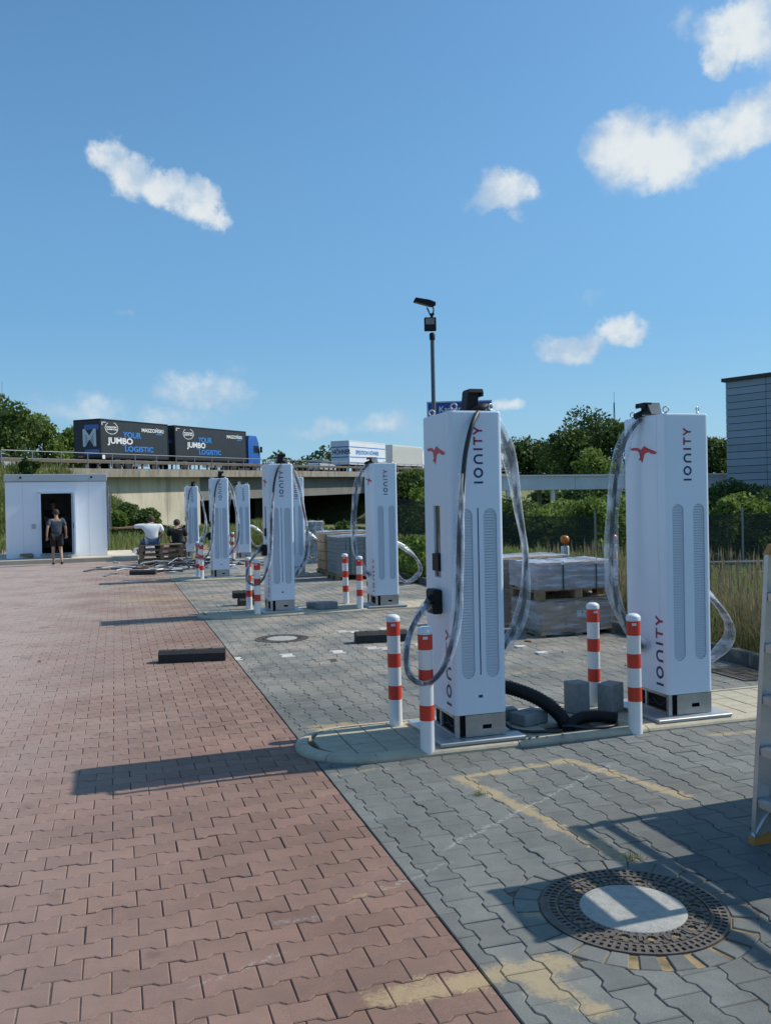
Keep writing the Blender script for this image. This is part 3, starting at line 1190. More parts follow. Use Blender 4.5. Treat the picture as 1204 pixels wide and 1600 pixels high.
# ------------------------------------------------------------------ manholes
def manhole(v, u, R_o, label):
    k = R_o / .385
    t = empty('manhole_cover', P(v, u, .002), TH + .3, label, 'manhole cover', 'manhole covers set in the grey paving')
    t.scale = (k, k, 1)

    def ring(rs, nth, hf, name, m1):
        """polar height field with vertical steps"""
        mb = MB()
        H = [[hf((rs[i] + rs[i + 1]) / 2, 2 * math.pi * (j + .5) / nth) for j in range(nth)] for i in range(len(rs) - 1)]
        pt = lambda r, j, z: (r * math.cos(2 * math.pi * j / nth), r * math.sin(2 * math.pi * j / nth), z)
        nr = len(rs) - 1
        for i in range(nr):
            for j in range(nth):
                z = H[i][j]
                mb.add([pt(rs[i], j, z), pt(rs[i + 1], j, z), pt(rs[i + 1], j + 1, z), pt(rs[i], j + 1, z)], [(0, 1, 2, 3)], 1 if z < -.008 else 0)  # deep cells take the iron with shade in its colour
                zi = H[i + 1][j] if i + 1 < nr else -.03
                if abs(zi - z) > 1e-4:
                    mb.add([pt(rs[i + 1], j, z), pt(rs[i + 1], j, zi), pt(rs[i + 1], j + 1, zi), pt(rs[i + 1], j + 1, z)], [(0, 1, 2, 3)])
                zj = H[i][(j + 1) % nth]
                if abs(zj - z) > 1e-4:
                    mb.add([pt(rs[i], j + 1, z), pt(rs[i + 1], j + 1, z), pt(rs[i + 1], j + 1, zj), pt(rs[i], j + 1, zj)], [(0, 1, 2, 3)])
        return mb.build(name, [m1, M['iron_shade']], t)

    def hc(r, a):
        n = 16
        x = (a * n / (2 * math.pi)) % 1
        if abs(r - .263) < .022 and math.hypot((x - .5) * 2 * math.pi * .263 / n, r - .263) < .0215: return -.02
        y = (a * 48 / (2 * math.pi)) % 1
        if r > .288 and y < .45: return -.004
        if r < .236 and y > .6: return -.004
        if .24 < r < .286 and (x < .12): return .003
        if .246 < r < .28 and (abs(x - .12) < .05 or abs(x - .88) < .05): return -.005
        return 0.0
    ring(list(np.linspace(.222, .303, 17)), 240, hc, 'cover_ring', M['iron'])

    def hfr(r, a):
        y = (a * 72 / (2 * math.pi)) % 1
        if r < .311: return -.008
        if .322 < r < .345 and y < .5: return -.004
        if .352 < r < .374 and y < .42 and not (2.2 < a < 3.2): return -.006
        return .001
    ring([.306, .311, .316, .322, .328, .334, .340, .345, .352, .359, .366, .374, .385], 288, hfr, 'frame_ring', M['iron'])
    MB().lathe([(.0, .003), (.15, .0025), (.214, .0015), (.220, -.001), (.221, -.02)], 64).build('concrete_infill', M['infill'], t)
    MB().lathe([(.2215, -.022), (.3055, -.022)], 48).build('seat_ring', M['iron_shade'], t)
    return t


manhole(MANH[0][0], MANH[0][1], MANH[0][2], 'large round manhole cover in the foreground, half crossed by the ladder shadow')
manhole(MANH[1][0], MANH[1][1], MANH[1][2], 'smaller distant manhole cover ringed by sand before the second charger island')
# ring of radial cut stones round each manhole
for (mv, mu, mr) in MANH:
    rr = empty('manhole_surround', P(mv, mu, 0), TH, kind='structure')
    n = 24
    for k in range(n):
        a0 = 2 * math.pi * k / n + .012 * rnd.random()
        a1 = 2 * math.pi * (k + 1) / n - (.0 + (.09 * rnd.random() if 4.0 < 2 * math.pi * k / n + TH < 6.0 else .02 * rnd.random()))
        r1, r2 = mr + .006, mr + .110
        poly = [(r1 * math.cos(a0), r1 * math.sin(a0)), (r2 * math.cos(a0), r2 * math.sin(a0)), (r2 * math.cos(a1), r2 * math.sin(a1)), (r1 * math.cos(a1), r1 * math.sin(a1))]
        vs, fs = stone_geo(poly)
        o = MB().add(vs, fs).build('cut_stone', M['grey_stone'], rr, (0, 0, rnd.gauss(0, .0012)))
        o.data.attributes.new('tone', 'FLOAT', 'POINT').data.foreach_set('value', [rnd.random()] * len(vs))
    MB().prism([((mr + .10) * math.cos(2 * math.pi * k / 40), (mr + .10) * math.sin(2 * math.pi * k / 40)) for k in range(40)], -.03, -.0058).build('sand_bed', mat('sand_bed', (.24, .175, .09), .95, noise=(14, .5)), rr)


# ------------------------------------------------------------------ chargers
def arc(cx, cy, r, a0, a1, n):
    return [(cx + r * math.cos(R(a0 + (a1 - a0) * i / n)), cy + r * math.sin(R(a0 + (a1 - a0) * i / n))) for i in range(n + 1)]


def word_mark(cap, th=None, to3=None):
    """the six letters as stroke geometry; returns MB with materials navy, purple, crimson. letter frame: x along the word, y up."""
    th = th or cap * .2
    h = cap
    mb = MB()
    x = 0

    def stroke(pts, mi):
        pts = [Vector((p[0], p[1])) for p in pts]
        n = len(pts)
        L, Rr = [], []
        for i, p in enumerate(pts):
            t = (pts[min(i + 1, n - 1)] - pts[max(i - 1, 0)]).normalized()
            nn = Vector((-t.y, t.x))
            if 0 < i < n - 1:
                t1 = (pts[i] - pts[i - 1]).normalized()
                nn = nn / max(.5, nn.dot(Vector((-t1.y, t1.x))))
            L.append(p + nn * th / 2)
            Rr.append(p - nn * th / 2)
        vs = [to3(q.x, q.y, d) for d in (0, .0015) for q in L + Rr]
        m_ = 2 * n
        fs = []
        for i in range(n - 1):
            fs.append((m_ + i, m_ + i + 1, m_ + n + i + 1, m_ + n + i))
            fs.append((i, i + 1, m_ + i + 1, m_ + i))
            fs.append((n + i, m_ + n + i, m_ + n + i + 1, n + i + 1))
        fs.append((0, m_, m_ + n, n))
        fs.append((n - 1, 2 * n - 1, m_ + 2 * n - 1, m_ + n - 1))
        mb.add(vs, fs, mi)
    t2 = th / 2
    stroke([(x + t2, 0), (x + t2, h)], 0); x += th + h * .36
    r = h / 2 - t2
    c = arc(x + h * .53, h / 2, r * 1.05, 0, 360, 28)
    stroke(c, 0); x += h * 1.06 + h * .36
    r2 = h * .40
    stroke([(x + t2, 0)] + arc(x + t2 + r2, h - t2 - r2, r2, 180, 90, 7) + arc(x + t2 + r2, h - t2 - r2, r2, 90, 0, 7)[1:] + [(x + t2 + 2 * r2, 0)], 0)
    x += 2 * r2 + th + h * .42
    stroke([(x + t2, 0), (x + t2, h)], 1); x += th + h * .32
    stroke([(x, h - t2), (x + h * .86, h - t2)], 2)
    stroke([(x + h * .43, h - t2), (x + h * .43, 0)], 2); x += h * .86 + h * .16
    stroke([(x + t2, h), (x + h * .45, h * .42), (x + h * .45, 0)], 2)
    stroke([(x + h * .9 - t2, h), (x + h * .45, h * .42)], 2)
    return mb


BIRD = [(385, 370), (420, 366), (445, 370), (464, 384), (474, 384), (478, 366), (486, 361), (496, 371), (492, 382), (520, 384), (545, 395), (567, 408), (548, 417),
        (520, 408), (516, 401), (496, 404), (484, 412), (478, 428), (471, 462), (462, 446), (446, 441), (456, 428), (462, 410), (452, 396), (432, 384), (408, 383), (392, 376)]


def capsule(cx, z0, z1, r, n=9):
    return [(cx + r * math.cos(a), z1 - r + r * math.sin(a)) for a in np.linspace(0, math.pi, n)] + \
           [(cx + r * math.cos(a), z0 + r + r * math.sin(a)) for a in np.linspace(math.pi, 2 * math.pi, n)]


HW, HD = .19, .27
Z0, Z1 = .155, 2.205     # body bottom and top above the base plate


def body_mesh(kind):
    mb = MB()
    # rounded vertical edges
    pl = []
    r = .028
    for (sx, sy, a) in ((1, -1, -90), (1, 1, 0), (-1, 1, 90), (-1, -1, 180)):
        pl += arc(sx * (HW - r), sy * (HD - r), r, a, a + 90, 4)
    n = len(pl)
    zs = [(Z0, .994), (Z0 + .006, 1), (Z1 - .012, 1), (Z1 - .003, .985), (Z1, .965)]
    vs = [(x * k, y * (1 - (1 - k) * .7), z) for z, k in zs for x, y in pl]
    fs = [tuple(range(n - 1, -1, -1)), tuple(range(4 * n, 5 * n))]
    for i in range(4):
        fs += [(i * n + k, i * n + (k + 1) % n, (i + 1) * n + (k + 1) % n, (i + 1) * n + k) for k in range(n)]
    mb.add(vs, fs)
    bm = bmesh.new()
    body = mb.mesh('body', M['white'])
    cut = MB()

    def cutter(poly, y0, y1):
        k = len(poly)
        v = [(x, y0, z) for x, z in poly] + [(x, y1, z) for x, z in poly]
        f = [tuple(range(k)), tuple(range(2 * k - 1, k - 1, -1))] + [(i, k + i, k + (i + 1) % k, (i + 1) % k) for i in range(k)]
        cut.add(v, f)

    def cutter_x(y0, y1, z0, z1, x0, x1):
        cut.box(((x0 + x1) / 2, (y0 + y1) / 2, (z0 + z1) / 2), (x1 - x0, y1 - y0, z1 - z0))
    for cx in (-.085, .092):
        cutter(capsule(cx, .40, 1.545, .048), -HD - .02, -HD + .016)
    if kind == 'screen':
        cutter_x(.0, .011, 0.44, 1.55, 0, .001) if False else None
        cut.box((.0035, -HD, .985), (.010, .02, 1.13))
        cut.box((-HW, .005, 1.32), (.03, .125, .50))
        cut.box((.0, -HD, .275), (.032, .016, .02))
    cut.box((-HW, -HD + .095, (Z0 + Z1) / 2), (.005, .003, 2.2))
    cm = cut.mesh('cut', M['white'])
    o = bpy.data.objects.new('b', body)
    co = bpy.data.objects.new('c', cm)
    COL.objects.link(o); COL.objects.link(co)
    md = o.modifiers.new('b', 'BOOLEAN')
    md.object = co
    md.operation = 'DIFFERENCE'
    md.solver = 'EXACT'
    bpy.context.view_layer.update()
    me = bpy.data.meshes.new_from_object(o.evaluated_get(bpy.context.evaluated_depsgraph_get()))
    bpy.data.objects.remove(o)
    bpy.data.objects.remove(co)
    return me


def wavy_tube(path, r, seed, seg=10, flat=.55):
    """crumpled film sleeve around a cable"""
    q = random.Random(seed)
    ph = [q.uniform(0, 6.28) for _ in range(6)]
    pts = spline(path, 8)

    def rf(f):
        tw = ph[3] + 3.2 * math.sin(f * 2.2 + ph[4])
        pinch = .72 + .28 * math.sin(f * 19 + ph[0]) + .10 * math.sin(f * 47 + ph[1])
        wide = 1 + flat * max(.05, pinch)

        def rr(a):
            c = abs(math.cos(a - tw))
            return r * (.62 + (wide - .62) * c ** 3 + .06 * math.sin(5 * a + f * 30))
        return rr
    return MB().tube(pts, r, 14, smooth=True, rfun=rf)


def ring_bolt(mb, x, y, z, ang=0):
    c = Vector((x, y, z + .034))
    pts = [c + Vector((math.cos(ang) * math.cos(a) * .02, math.sin(ang) * math.cos(a) * .02, math.sin(a) * .02)) for a in np.linspace(0, 2 * math.pi, 13)]
    mb.tube(pts, .0055, 6, cap=False)
    mb.lathe([(.012, 0), (.012, .008), (.006, .016)], 8, (x, y, z))


def front3(x0, z0):
    # word runs upward (+z), letter tops to the left (-x)
    return lambda a, b, d: (x0 - b, -HD - .0005 - d, z0 + a)


def left3(y0, z0):
    # on the left face: letter tops away (+y)
    return lambda a, b, d: (-HW - .0005 - d, y0 + b, z0 + a)


def make_charger(kind):
    t = empty('charging_station', (0, 0, 0), TH)
    # base plate (top at z=0)
    MB().bbox((-.01, .005, -.012), (.62, .70, .024), .004).build('base_plate', M['zinc'], t)
    # plinth
    pb = MB()
    for sx in (-1, 1):
        for sy in (-1, 1):
            pb.box((sx * (HW - .022), sy * (HD - .022), Z0 / 2 + .002), (.028, .028, Z0))
        pb.box((sx * (HW - .017), 0, .013), (.018, 2 * HD - .09, .022))
        pb.box((sx * (HW - .017), 0, Z0 - .012), (.018, 2 * HD - .09, .022))
        pb.box((sx * (HW - .017), .03, Z0 / 2), (.016, .02, Z0 - .05))
    fr = pb.build('plinth_frame', M['steel'], t)
    # front panel with a slot: four strips round the hole
    fp = MB()
    y = -HD + .008
    for (a, b_, c, d) in ((-.112, .163, .004, .052), (-.112, .163, .08, .15), (-.112, .012, .052, .08), (.078, .163, .052, .08)):
        fp.box(((a + b_) / 2, y, (c + d) / 2), (b_ - a, .004, d - c))
    for (a, b_) in ((-.1, .14), (.15, .14), (-.1, .015), (.15, .015)):
        fp.lathe([(.006, 0), (.005, .003)], 8, (a, y - .002, b_), axis=Matrix.Rotation(R(90), 3, 'X'))
    fp.build('plinth_panel', M['steel'], t)
    ins = MB().box((0, 0, .078), (2 * HW - .10, 2 * HD - .08, .14))
    ins.build('plinth_shade', M['dark'], t)  # near-black filler painted as the shade behind the open plinth frame
    wr = MB()
    for k in range(3):
        wr.tube(spline([(-.13 + .05 * k, -.2 + .03 * k, .13), (-.15, -.12 + .1 * k, .05), (-.148, .0 + .06 * k, .1)], 5), .006, 6)
    wr.build('loose_wire', M['cable'], t)
    b = obj_mesh('body', body_mesh(kind), t)
    # louvres
    lv = MB()
    for cx in (-.085, .092):
        z = .405
        while z < 1.54:
            zz = z + .009
            half = .046
            if zz < .448: half = math.sqrt(max(0, .048 ** 2 - (.448 - zz) ** 2)) - .001
            if zz > 1.497: half = math.sqrt(max(0, .048 ** 2 - (zz - 1.497) ** 2)) - .001
            if half > .008:
                lv.box((cx, -HD + .009, zz), (2 * half, .0022, .0205), rot=Matrix.Rotation(R(-26), 3, 'X'))
            z += .0193
        pass
    lvo = lv.build('louvres', M['louvre'], t, kind='stuff')
    wm = word_mark(.066, to3=front3(.035 if kind != 'screen' else .045, 1.715))
    wm.build('lettering', [M['navy'], M['purple'], M['crimson']], t)
    wm = word_mark(.088, to3=left3(-.215, .21))
    wm.build('lettering', [M['navy'], M['purple'], M['crimson']], t)
    pts = [(-(x - 476) / 182 * .37, (412 - yy) * .00128) for x, yy in BIRD]
    # bird: +y is the left wing in the picture
    bm = bmesh.new()
    vs = [bm.verts.new((-HW - .002, a, 1.92 + c)) for a, c in pts]
    f = bm.faces.new(vs)
    bmesh.ops.triangulate(bm, faces=[f])
    me = bpy.data.meshes.new('bird_emblem')
    bm.to_mesh(me); bm.free()
    me.materials.append(M['redp'])
    obj_mesh('bird_emblem', me, t)
    rb = MB()
    for sx in (-1, 1):
        for sy in (-1, 1):
            ring_bolt(rb, sx * .135, sy * .215, Z1, .5 * sx)
    rb.build('lifting_eyes', M['zinc'], t, kind='stuff')
    # cable arm on the roof: a leaning hollow head over a black foot
    hx = .03 if kind == 'screen' else -.115
    hy = -.10 if kind == 'screen' else .03
    ho = empty('cable_arm', (hx, hy, Z1), 0)
    ho.parent = t
    sgn = -1 if kind == 'screen' else 1
    a = MB()
    # leaning web
    a.hull([(x * .045, -sgn * -.03 * 0 + yy, z) for x in (-1.2, 1.2) for yy, z in ((-.03, .03), (.03, .03), (-.01, .15), (.05, .15))])
    shell = MB()
    if kind == 'screen':
        shell.hull([(-.052, -.05, .0), (-.052, .05, .0), (.03, -.05, .0), (.03, .05, .0), (-.032, -.055, .155), (.05, -.055, .155), (-.032, .05, .155), (.05, .05, .155)])
        shell.hull([(-.034, -.07, .138), (.076, -.07, .138), (.076, .06, .138), (-.034, .06, .138), (-.022, -.062, .163), (.072, -.062, .163), (.072, .055, .163), (-.022, .055, .163)])
        shell.box((.066, -.005, .128), (.02, .12, .03))
        shell.build('head', M['black'], ho)
        MB().tube([(-.02, -.09, -.005), (.03, -.10, .015), (.085, -.09, .03), (.12, -.06, .03)], .034, 10, rfun=lambda f: .02 + .018 * math.sin(math.pi * min(1, f * .9 + .1))).build('cable_clamp', M['black'], ho)
        MB().box((.0, .0, .006), (.22, .12, .012)).build('foot', M['black'], ho)
    else:
        shell.hull([(.0, -.05, .0), (.085, -.05, .0), (.0, .05, .0), (.085, .05, .0), (-.045, -.05, .105), (.06, -.05, .105), (-.045, .05, .105), (.06, .05, .105)])
        shell.build('head', M['beige_plastic'], ho)
        h2 = MB()
        h2.box((-.045, 0, .098), (.065, .115, .014)).box((-.075, 0, .086), (.012, .11, .034))
        h2.box((-.03, 0, .05), (.02, .085, .085))
        h2.build('head_lip', M['black'], ho)
        MB().hull([(-.10, -.06, 0), (-.10, .06, 0), (.19, -.06, 0), (.19, .06, 0), (-.09, -.05, .022), (-.09, .05, .022), (.17, -.05, .018), (.17, .05, .018)]).build('foot', M['black'], ho)
        MB().tube([(.02, -.02, .018), (-.06, -.02, .03), (-.13, -.02, .0)], .026, 10).build('cable_clamp', M['black'], ho)
    if kind == 'screen':
        MB().box((-HW + .0165, .005, 1.32), (.004, .121, .496)).build('screen', M['glass'], t)
        MB().box((-HW - .004, .005, 1.175), (.03, .115, .12)).build('card_reader', M['black'], t)
        MB().bbox((-HW - .035, -.005, .905), (.072, .15, .17), .012).build('socket', M['black'], t)
        sc_ = MB()
        sc_.box((.0035, -HD + .0085, .985), (.0095, .003, 1.128)).box((0, -HD + .0065, .275), (.031, .003, .019))
        sc_.build('light_strip', mat('strip_blue', (.03, .06, .16), .3) if 'strip_blue' not in bpy.data.materials else bpy.data.materials['strip_blue'], t)
        # connector in the socket, its cable looping low and back up to the arm
        c = MB().tube([(-.22, -.035, .93), (-.27, -.06, .93), (-.31, -.09, .895)], .03, 10, rfun=lambda f: .036 - .010 * f).build('connector', M['black'], t)
        p1 = [(-.30, -.09, .90), (-.40, -.17, .83), (-.485, -.24, .73), (-.535, -.30, .60), (-.53, -.33, .475), (-.455, -.35, .415), (-.36, -.36, .44), (-.275, -.36, .56), (-.205, -.355, .80),
              (-.175, -.34, 1.1), (-.158, -.335, 1.4), (-.135, -.335, 1.66), (-.11, -.34, 1.9), (-.065, -.34, 2.08), (.01, -.27, 2.185), (.06, -.19, 2.20)]
        MB().tube(spline(p1, 8), .0165, 10).build('charging_cable', M['cable'], t)
        wavy_tube(p1[:10] + [(-.160, -.34, 1.5), (-.14, -.34, 1.78)], .029, 3).build('film_sleeve', M['film'], t)
        p2 = [(.07, -.19, 2.215), (.15, -.19, 2.18), (.25, -.17, 2.02), (.32, -.15, 1.80), (.36, -.14, 1.55), (.42, -.12, 1.25), (.43, -.10, 1.0), (.40, -.08, .78), (.32, -.06, .62), (.22, -.03, .48), (.17, .06, .42), (.195, .16, .56), (.19, .2, .75)]
        MB().tube(spline(p2, 8), .0165, 10).build('charging_cable', M['cable'], t)
        wavy_tube(p2, .035, 5, flat=.7).build('film_sleeve', M['film'], t)
    else:
        p1 = [(-.17, .01, 2.20), (-.235, .02, 2.15), (-.33, .04, 2.0), (-.395, .06, 1.70), (-.43, .07, 1.30), (-.435, .06, .92), (-.36, .02, .66), (-.25, -.02, .50), (-.19, .08, .44)]
        MB().tube(spline(p1, 8), .0165, 10).build('charging_cable', M['cable'], t)
        wavy_tube(p1, .036, 9, flat=.8).build('film_sleeve', M['film'], t)
        # far side: sleeve-wrapped connector hanging in a loop to the right
        p2 = [(.19, .14, .96), (.30, .15, .93), (.44, .16, .85), (.58, .17, .73), (.68, .17, .58), (.68, .17, .46), (.58, .17, .35), (.44, .16, .31), (.30, .14, .42), (.20, .1, .60)]
        MB().tube(spline(p2, 8), .0165, 10).build('charging_cable', M['cable'], t)
        wavy_tube(p2, .036, 11, flat=.55).build('film_sleeve', M['film_thick'], t)
        MB().tube([(.22, .14, .955), (.33, .15, .93), (.42, .155, .88)], .03, 8).build('connector', M['label_w'], t)
        # cable drop down the right side
        MB().tube(spline([(-.02, .12, 2.2), (.12, .13, 2.19), (.2, .13, 2.0), (.205, .12, 1.4), (.2, .12, .95)], 6), .0165, 8).build('charging_cable', M['cable'], t)
        MB().box((-HW - .002, .22, .30), (.003, .06, .075)).build('type_plate', M['galv'], t)
        MB().box((-HW - .0032, .22, .285), (.0015, .05, .03)).build('type_plate', M['navy'], t)
    return t


pa = make_charger('screen')
pb_ = make_charger('plain')
ZP = ZI + .024
CH = [('screen', 2.335, 5.79, 'foreground charging station in the middle, its cable looped into the black side socket'),
      ('plain', 4.0, 5.80, 'charging station nearest the step ladder, film wrapped cable loop hanging at its right'),
      ('screen', 2.38, 13.42, 'charging station of the second island with looped cable, hiding another charger behind it'),
      ('plain', 4.01, 13.36, 'white charging station beside the pallet of grey paving blocks, beige arm on its roof'),
      ('screen', 2.25, 20.28, 'charging station of the third island, a pair of bollards close at its left foot'),
      ('plain', 3.98, 20.30, 'white charging station almost hidden behind the charger of the second island'),
      ('plain', 3.72, 27.05, 'distant charging station just right of the third island one, before the dark underpass'),
      ('screen', 2.33, 28.75, 'farthest white charging station, leftmost of all, beside the pile of cut cable')]
first = {}
for kind, v, u, lab in CH:
    src = pa if kind == 'screen' else pb_
    if kind not in first:
        o = src
        first[kind] = 1
    else:
        o = copy_tree(src)
    o.location = P(v, u, ZP)
    o.rotation_euler = (0, 0, TH + rnd.gauss(0, .006))
    tag(o, lab, 'charging station', 'charging stations in pairs on the kerb islands')

# ------------------------------------------------------------------ bollards
HB = .79


def make_bollard():
    t = empty('bollard', (0, 0, 0))
    r = .0475
    MB().lathe([(r, -.06), (r, HB - .03), (r + .001, HB - .028)], 24).build('post', M['bollard_w'], t)
    MB().lathe([(r + .003, HB - .032), (r + .003, HB - .006), (r - .004, HB + .004), (r * .6, HB + .014), (0.0001, HB + .017)], 24).build('cap', M['white_dull'], t)
    band = MB().lathe([(r + .0012, 0), (r + .0012, .1)], 24).mesh('red_band', M['red_band'])
    for z in (HB - .135, HB - .365, HB - .60):
        obj_mesh('red_band', band, t, (0, 0, z))
    st = MB()
    for k in range(3):
        a = R(-100 + k * 12)
        st.box(((r + .0022) * math.cos(a), (r + .0022) * math.sin(a), HB - .055), (.002, .0105, .018), rot=Matrix.Rotation(a, 3, 'Z'), mi=0)
    st.build('maker_label', M['label_w'], t)
    return t


bp = make_bollard()
BO = [(1.93, 5.47, 'red and white bollard standing closest to the camera, in front of the foreground charger'),
      (1.925, 6.14, 'red and white bollard behind the one closest to the camera, beside the looped charging cable'),
      (3.475, 5.44, 'red and white bollard in front of the charger nearest the ladder'),
      (3.56, 6.14, 'red and white bollard rising behind the two upright concrete blocks'),
      (1.99, 13.10, 'front bollard of the pair left of the second island charger'),
      (1.97, 13.80, 'rear bollard of the pair left of the second island charger'),
      (3.56, 13.08, 'right bollard of the pair in front of the pallet of grey blocks'),
      (3.53, 13.82, 'left bollard of the pair in front of the pallet of grey blocks'),
      (1.81, 19.95, 'front bollard of the pair beside the third island charger'),
      (1.79, 20.62, 'rear bollard of the pair beside the third island charger'),
      (3.36, 26.7, 'front one of two far bollards seen between the third island charger and the next'),
      (3.30, 27.38, 'rear one of two far bollards seen between the third island charger and the next'),
      (1.93, 29.1, 'farthest red and white bollard, beside the seated person in black')]
for i, (v, u, lab) in enumerate(BO):
    o = bp if i == 0 else copy_tree(bp)
    o.location = P(v, u, ZI)
    o.rotation_euler = (rnd.gauss(0, .006), rnd.gauss(0, .006), rnd.uniform(-.2, .2))
    tag(o, lab, 'bollard', 'red and white bollards beside the chargers')

# ------------------------------------------------------------------ rubber wheel stops
def wheel_stop(v, u, z, rz, L, hgt, dep, label):
    t = empty('wheel_stop', P(v, u, z), rz, label, 'wheel stop', 'black rubber wheel stops lying on the paving')
    h = L / 2
    sec = [(-dep / 2, 0), (dep / 2, 0), (dep / 2, hgt * .72), (dep * .28, hgt), (-dep * .28, hgt), (-dep / 2, hgt * .72)]
    mb = MB()
    vs = [(-h, a, b_) for a, b_ in sec] + [(h, a, b_) for a, b_ in sec]
    n = len(sec)
    mb.add(vs, [tuple(range(n)), tuple(range(2 * n - 1, n - 1, -1))] + [(i, n + i, n + (i + 1) % n, (i + 1) % n) for i in range(n)])
    mb.build('body', M['rubber'], t)
    for x in (-h * .55, 0, h * .55):
        MB().lathe([(.0, hgt + .001), (.014, hgt + .001), (.02, hgt + .006), (.024, hgt + .0005)], 10, (x, 0, 0)).build('bolt_hole', M['dark'], t)  # black cap paints the shade of a hole
    return t


wheel_stop(.76, 9.68, 0, TH - .17, .70, .125, .16, 'black rubber wheel stop lying on the red paving, nearest the camera')
wheel_stop(.62, 22.4, 0, TH - .25, .62, .12, .16, 'far black rubber wheel stop in front of the wooden pallets')
wheel_stop(3.0, 10.1, 0, TH - .12, .62, .13, .18, 'black rubber wheel stop lying behind the two nearest bollards')
wheel_stop(2.07, 14.7, 0, TH + .1, .30, .12, .2, 'lower one of two short rubber stops stacked behind the second island bollards')
wheel_stop(2.02, 14.74, .121, TH - .06, .38, .12, .18, 'upper one of two short rubber stops stacked behind the second island bollards')
wheel_stop(5.5, 17.8, 0, TH + 1.3, .9, .14, .16, 'long black rubber stop by the green weeds right of the second island')


# ------------------------------------------------------------------ loose concrete blocks
def blockobj(v, u, z, d, rz, label, tilt=(0, 0), grp='loose grey concrete blocks'):
    mb = MB().bbox((0, 0, d[2] / 2), d, .006)
    o = mb.build('concrete_block', M['block'], None, P(v, u, z), (tilt[0], tilt[1], TH + rz))
    return tag(o, label, 'concrete block', grp)


blockobj(2.84, 5.83, ZI, (.24, .16, .085), .35, 'flat grey concrete block beside the foreground charger, in front of the black conduit')
blockobj(2.70, 6.02, ZI, (.22, .16, .085), -.1, 'flat grey concrete block half hidden behind the foreground charger')
blockobj(3.32, 5.99, ZI, (.13, .15, .235), .25, 'left one of two upright concrete blocks leaning at the bollard foot')
blockobj(3.575, 5.93, ZI, (.17, .13, .215), .5, 'right one of two upright concrete blocks in front of the bollard foot')
blockobj(3.07, 13.3, ZI, (.34, .18, .10), .15, 'dark flat block lying on the second island between its chargers')
blockobj(2.98, 13.5, ZI, (.32, .18, .085), -.1, 'second dark flat block touching the one on the second island')


# ------------------------------------------------------------------ corrugated conduit and its cables
def corrugated(path, r, name, label, cat, parts=None):
    pts = spline(path, 22)
    n = len(pts)
    cnt = n
    mb = MB()
    mb.tube(pts, r, 16, smooth=True, rfun=lambda f: r * (1 + .06 * math.sin(f * (n - 1) * 2.1)))
    t = empty(name, (0, 0, 0), 0, label, cat)
    mb.build('pipe', M['black'], t)
    e = pts[-1]; d = (pts[-1] - pts[-2]).normalized()
    MB().tube([e - d * .002, e + d * .0015], r * .78, 16).build('opening_shade', M['dark'], t)  # black disc paints the shade inside the pipe end
    e = pts[0]; d = (pts[0] - pts[1]).normalized()
    MB().tube([e - d * .002, e + d * .0015], r * .78, 16).build('opening_shade', M['dark'], t)
    return t


pl_ = lambda v, u, z: P(v, u, z)
corrugated([pl_(2.63, 5.93, .31), pl_(2.75, 5.88, .285), pl_(2.9, 5.8, .22), pl_(3.02, 5.73, .12), pl_(3.07, 5.68, .02), pl_(3.08, 5.66, -.06)], .05,
           'corrugated_conduit', 'thick black corrugated conduit arching out of the island pit towards the foreground charger', 'conduit')
corrugated([pl_(3.02, 5.62, -.04), pl_(3.07, 5.64, .04), pl_(3.16, 5.66, .085), pl_(3.28, 5.65, .09), pl_(3.37, 5.60, .085), pl_(3.41, 5.57, .08)], .043,
           'corrugated_conduit', 'short black corrugated conduit end pointing right out of the island pit', 'conduit')
tag(MB().tube(spline([pl_(3.38, 5.58, .085), pl_(3.38, 5.53, .055), pl_(3.28, 5.49, .052), pl_(3.14, 5.51, .052), pl_(3.05, 5.56, .06), pl_(3.0, 5.62, .05)], 8), .011, 8).build('cable', M['cable']),
    'thin dark cable looping from the short conduit end over the kerb', 'cable')
tag(MB().tube(spline([pl_(2.56, 5.70, .12), pl_(2.60, 5.62, .075), pl_(2.70, 5.56, .056), pl_(2.82, 5.52, .056), pl_(2.93, 5.50, .054)], 8), .011, 8).build('cable', M['cable']),
    'thin black cable lying along the kerb right of the foreground charger', 'cable')
for k, (v, u) in enumerate([(2.72, 5.46), (2.78, 5.45), (2.9, 5.43), (2.66, 5.45)]):
    tag(MB().hull([(rnd.uniform(-.022, .022), rnd.uniform(-.012, .012), rnd.uniform(0, .008)) for _ in range(9)]).build('clod', M['black'], None, P(v, u, ZI), (0, 0, rnd.random() * 3)),
        ['small dark clod on the kerb below the foreground charger', 'tiny dark crumb in the middle of the clods on the kerb', 'rightmost dark crumb on the kerb below the conduit', 'leftmost dark crumb on the kerb by the base plate'][k], 'debris')


# ------------------------------------------------------------------ pallets and wrapped stacks
def pallet(loc, rz, label=None, parent=None, L=1.2, W=.8):
    t = empty('wooden_pallet', loc, rz, label, 'pallet', 'wooden pallets')
    lay_ = [.022, .078, .022, .022]
    for k in range(5):
        y = -W / 2 + .05 + k * (W - .1) / 4
        MB().box((0, y, .133), (L, .1 if k % 2 == 0 else .095, .021)).build('deck_board', M['wood'], t)
    for k in range(3):
        x = (-1 + k) * (L / 2 - .05)
        MB().box((x, 0, .1115), (.098, W, .0205)).build('stringer', M['wood'], t)
        for j in range(3):
            MB().box((x, (-1 + j) * (W / 2 - .06), .0615), (.097, .118, .078)).build('block', M['wood'], t)
    for j in range(3):
        MB().box((0, (-1 + j) * (W / 2 - .06), .011), (L, .1, .021)).build('bottom_board', M['wood'], t)
    return t


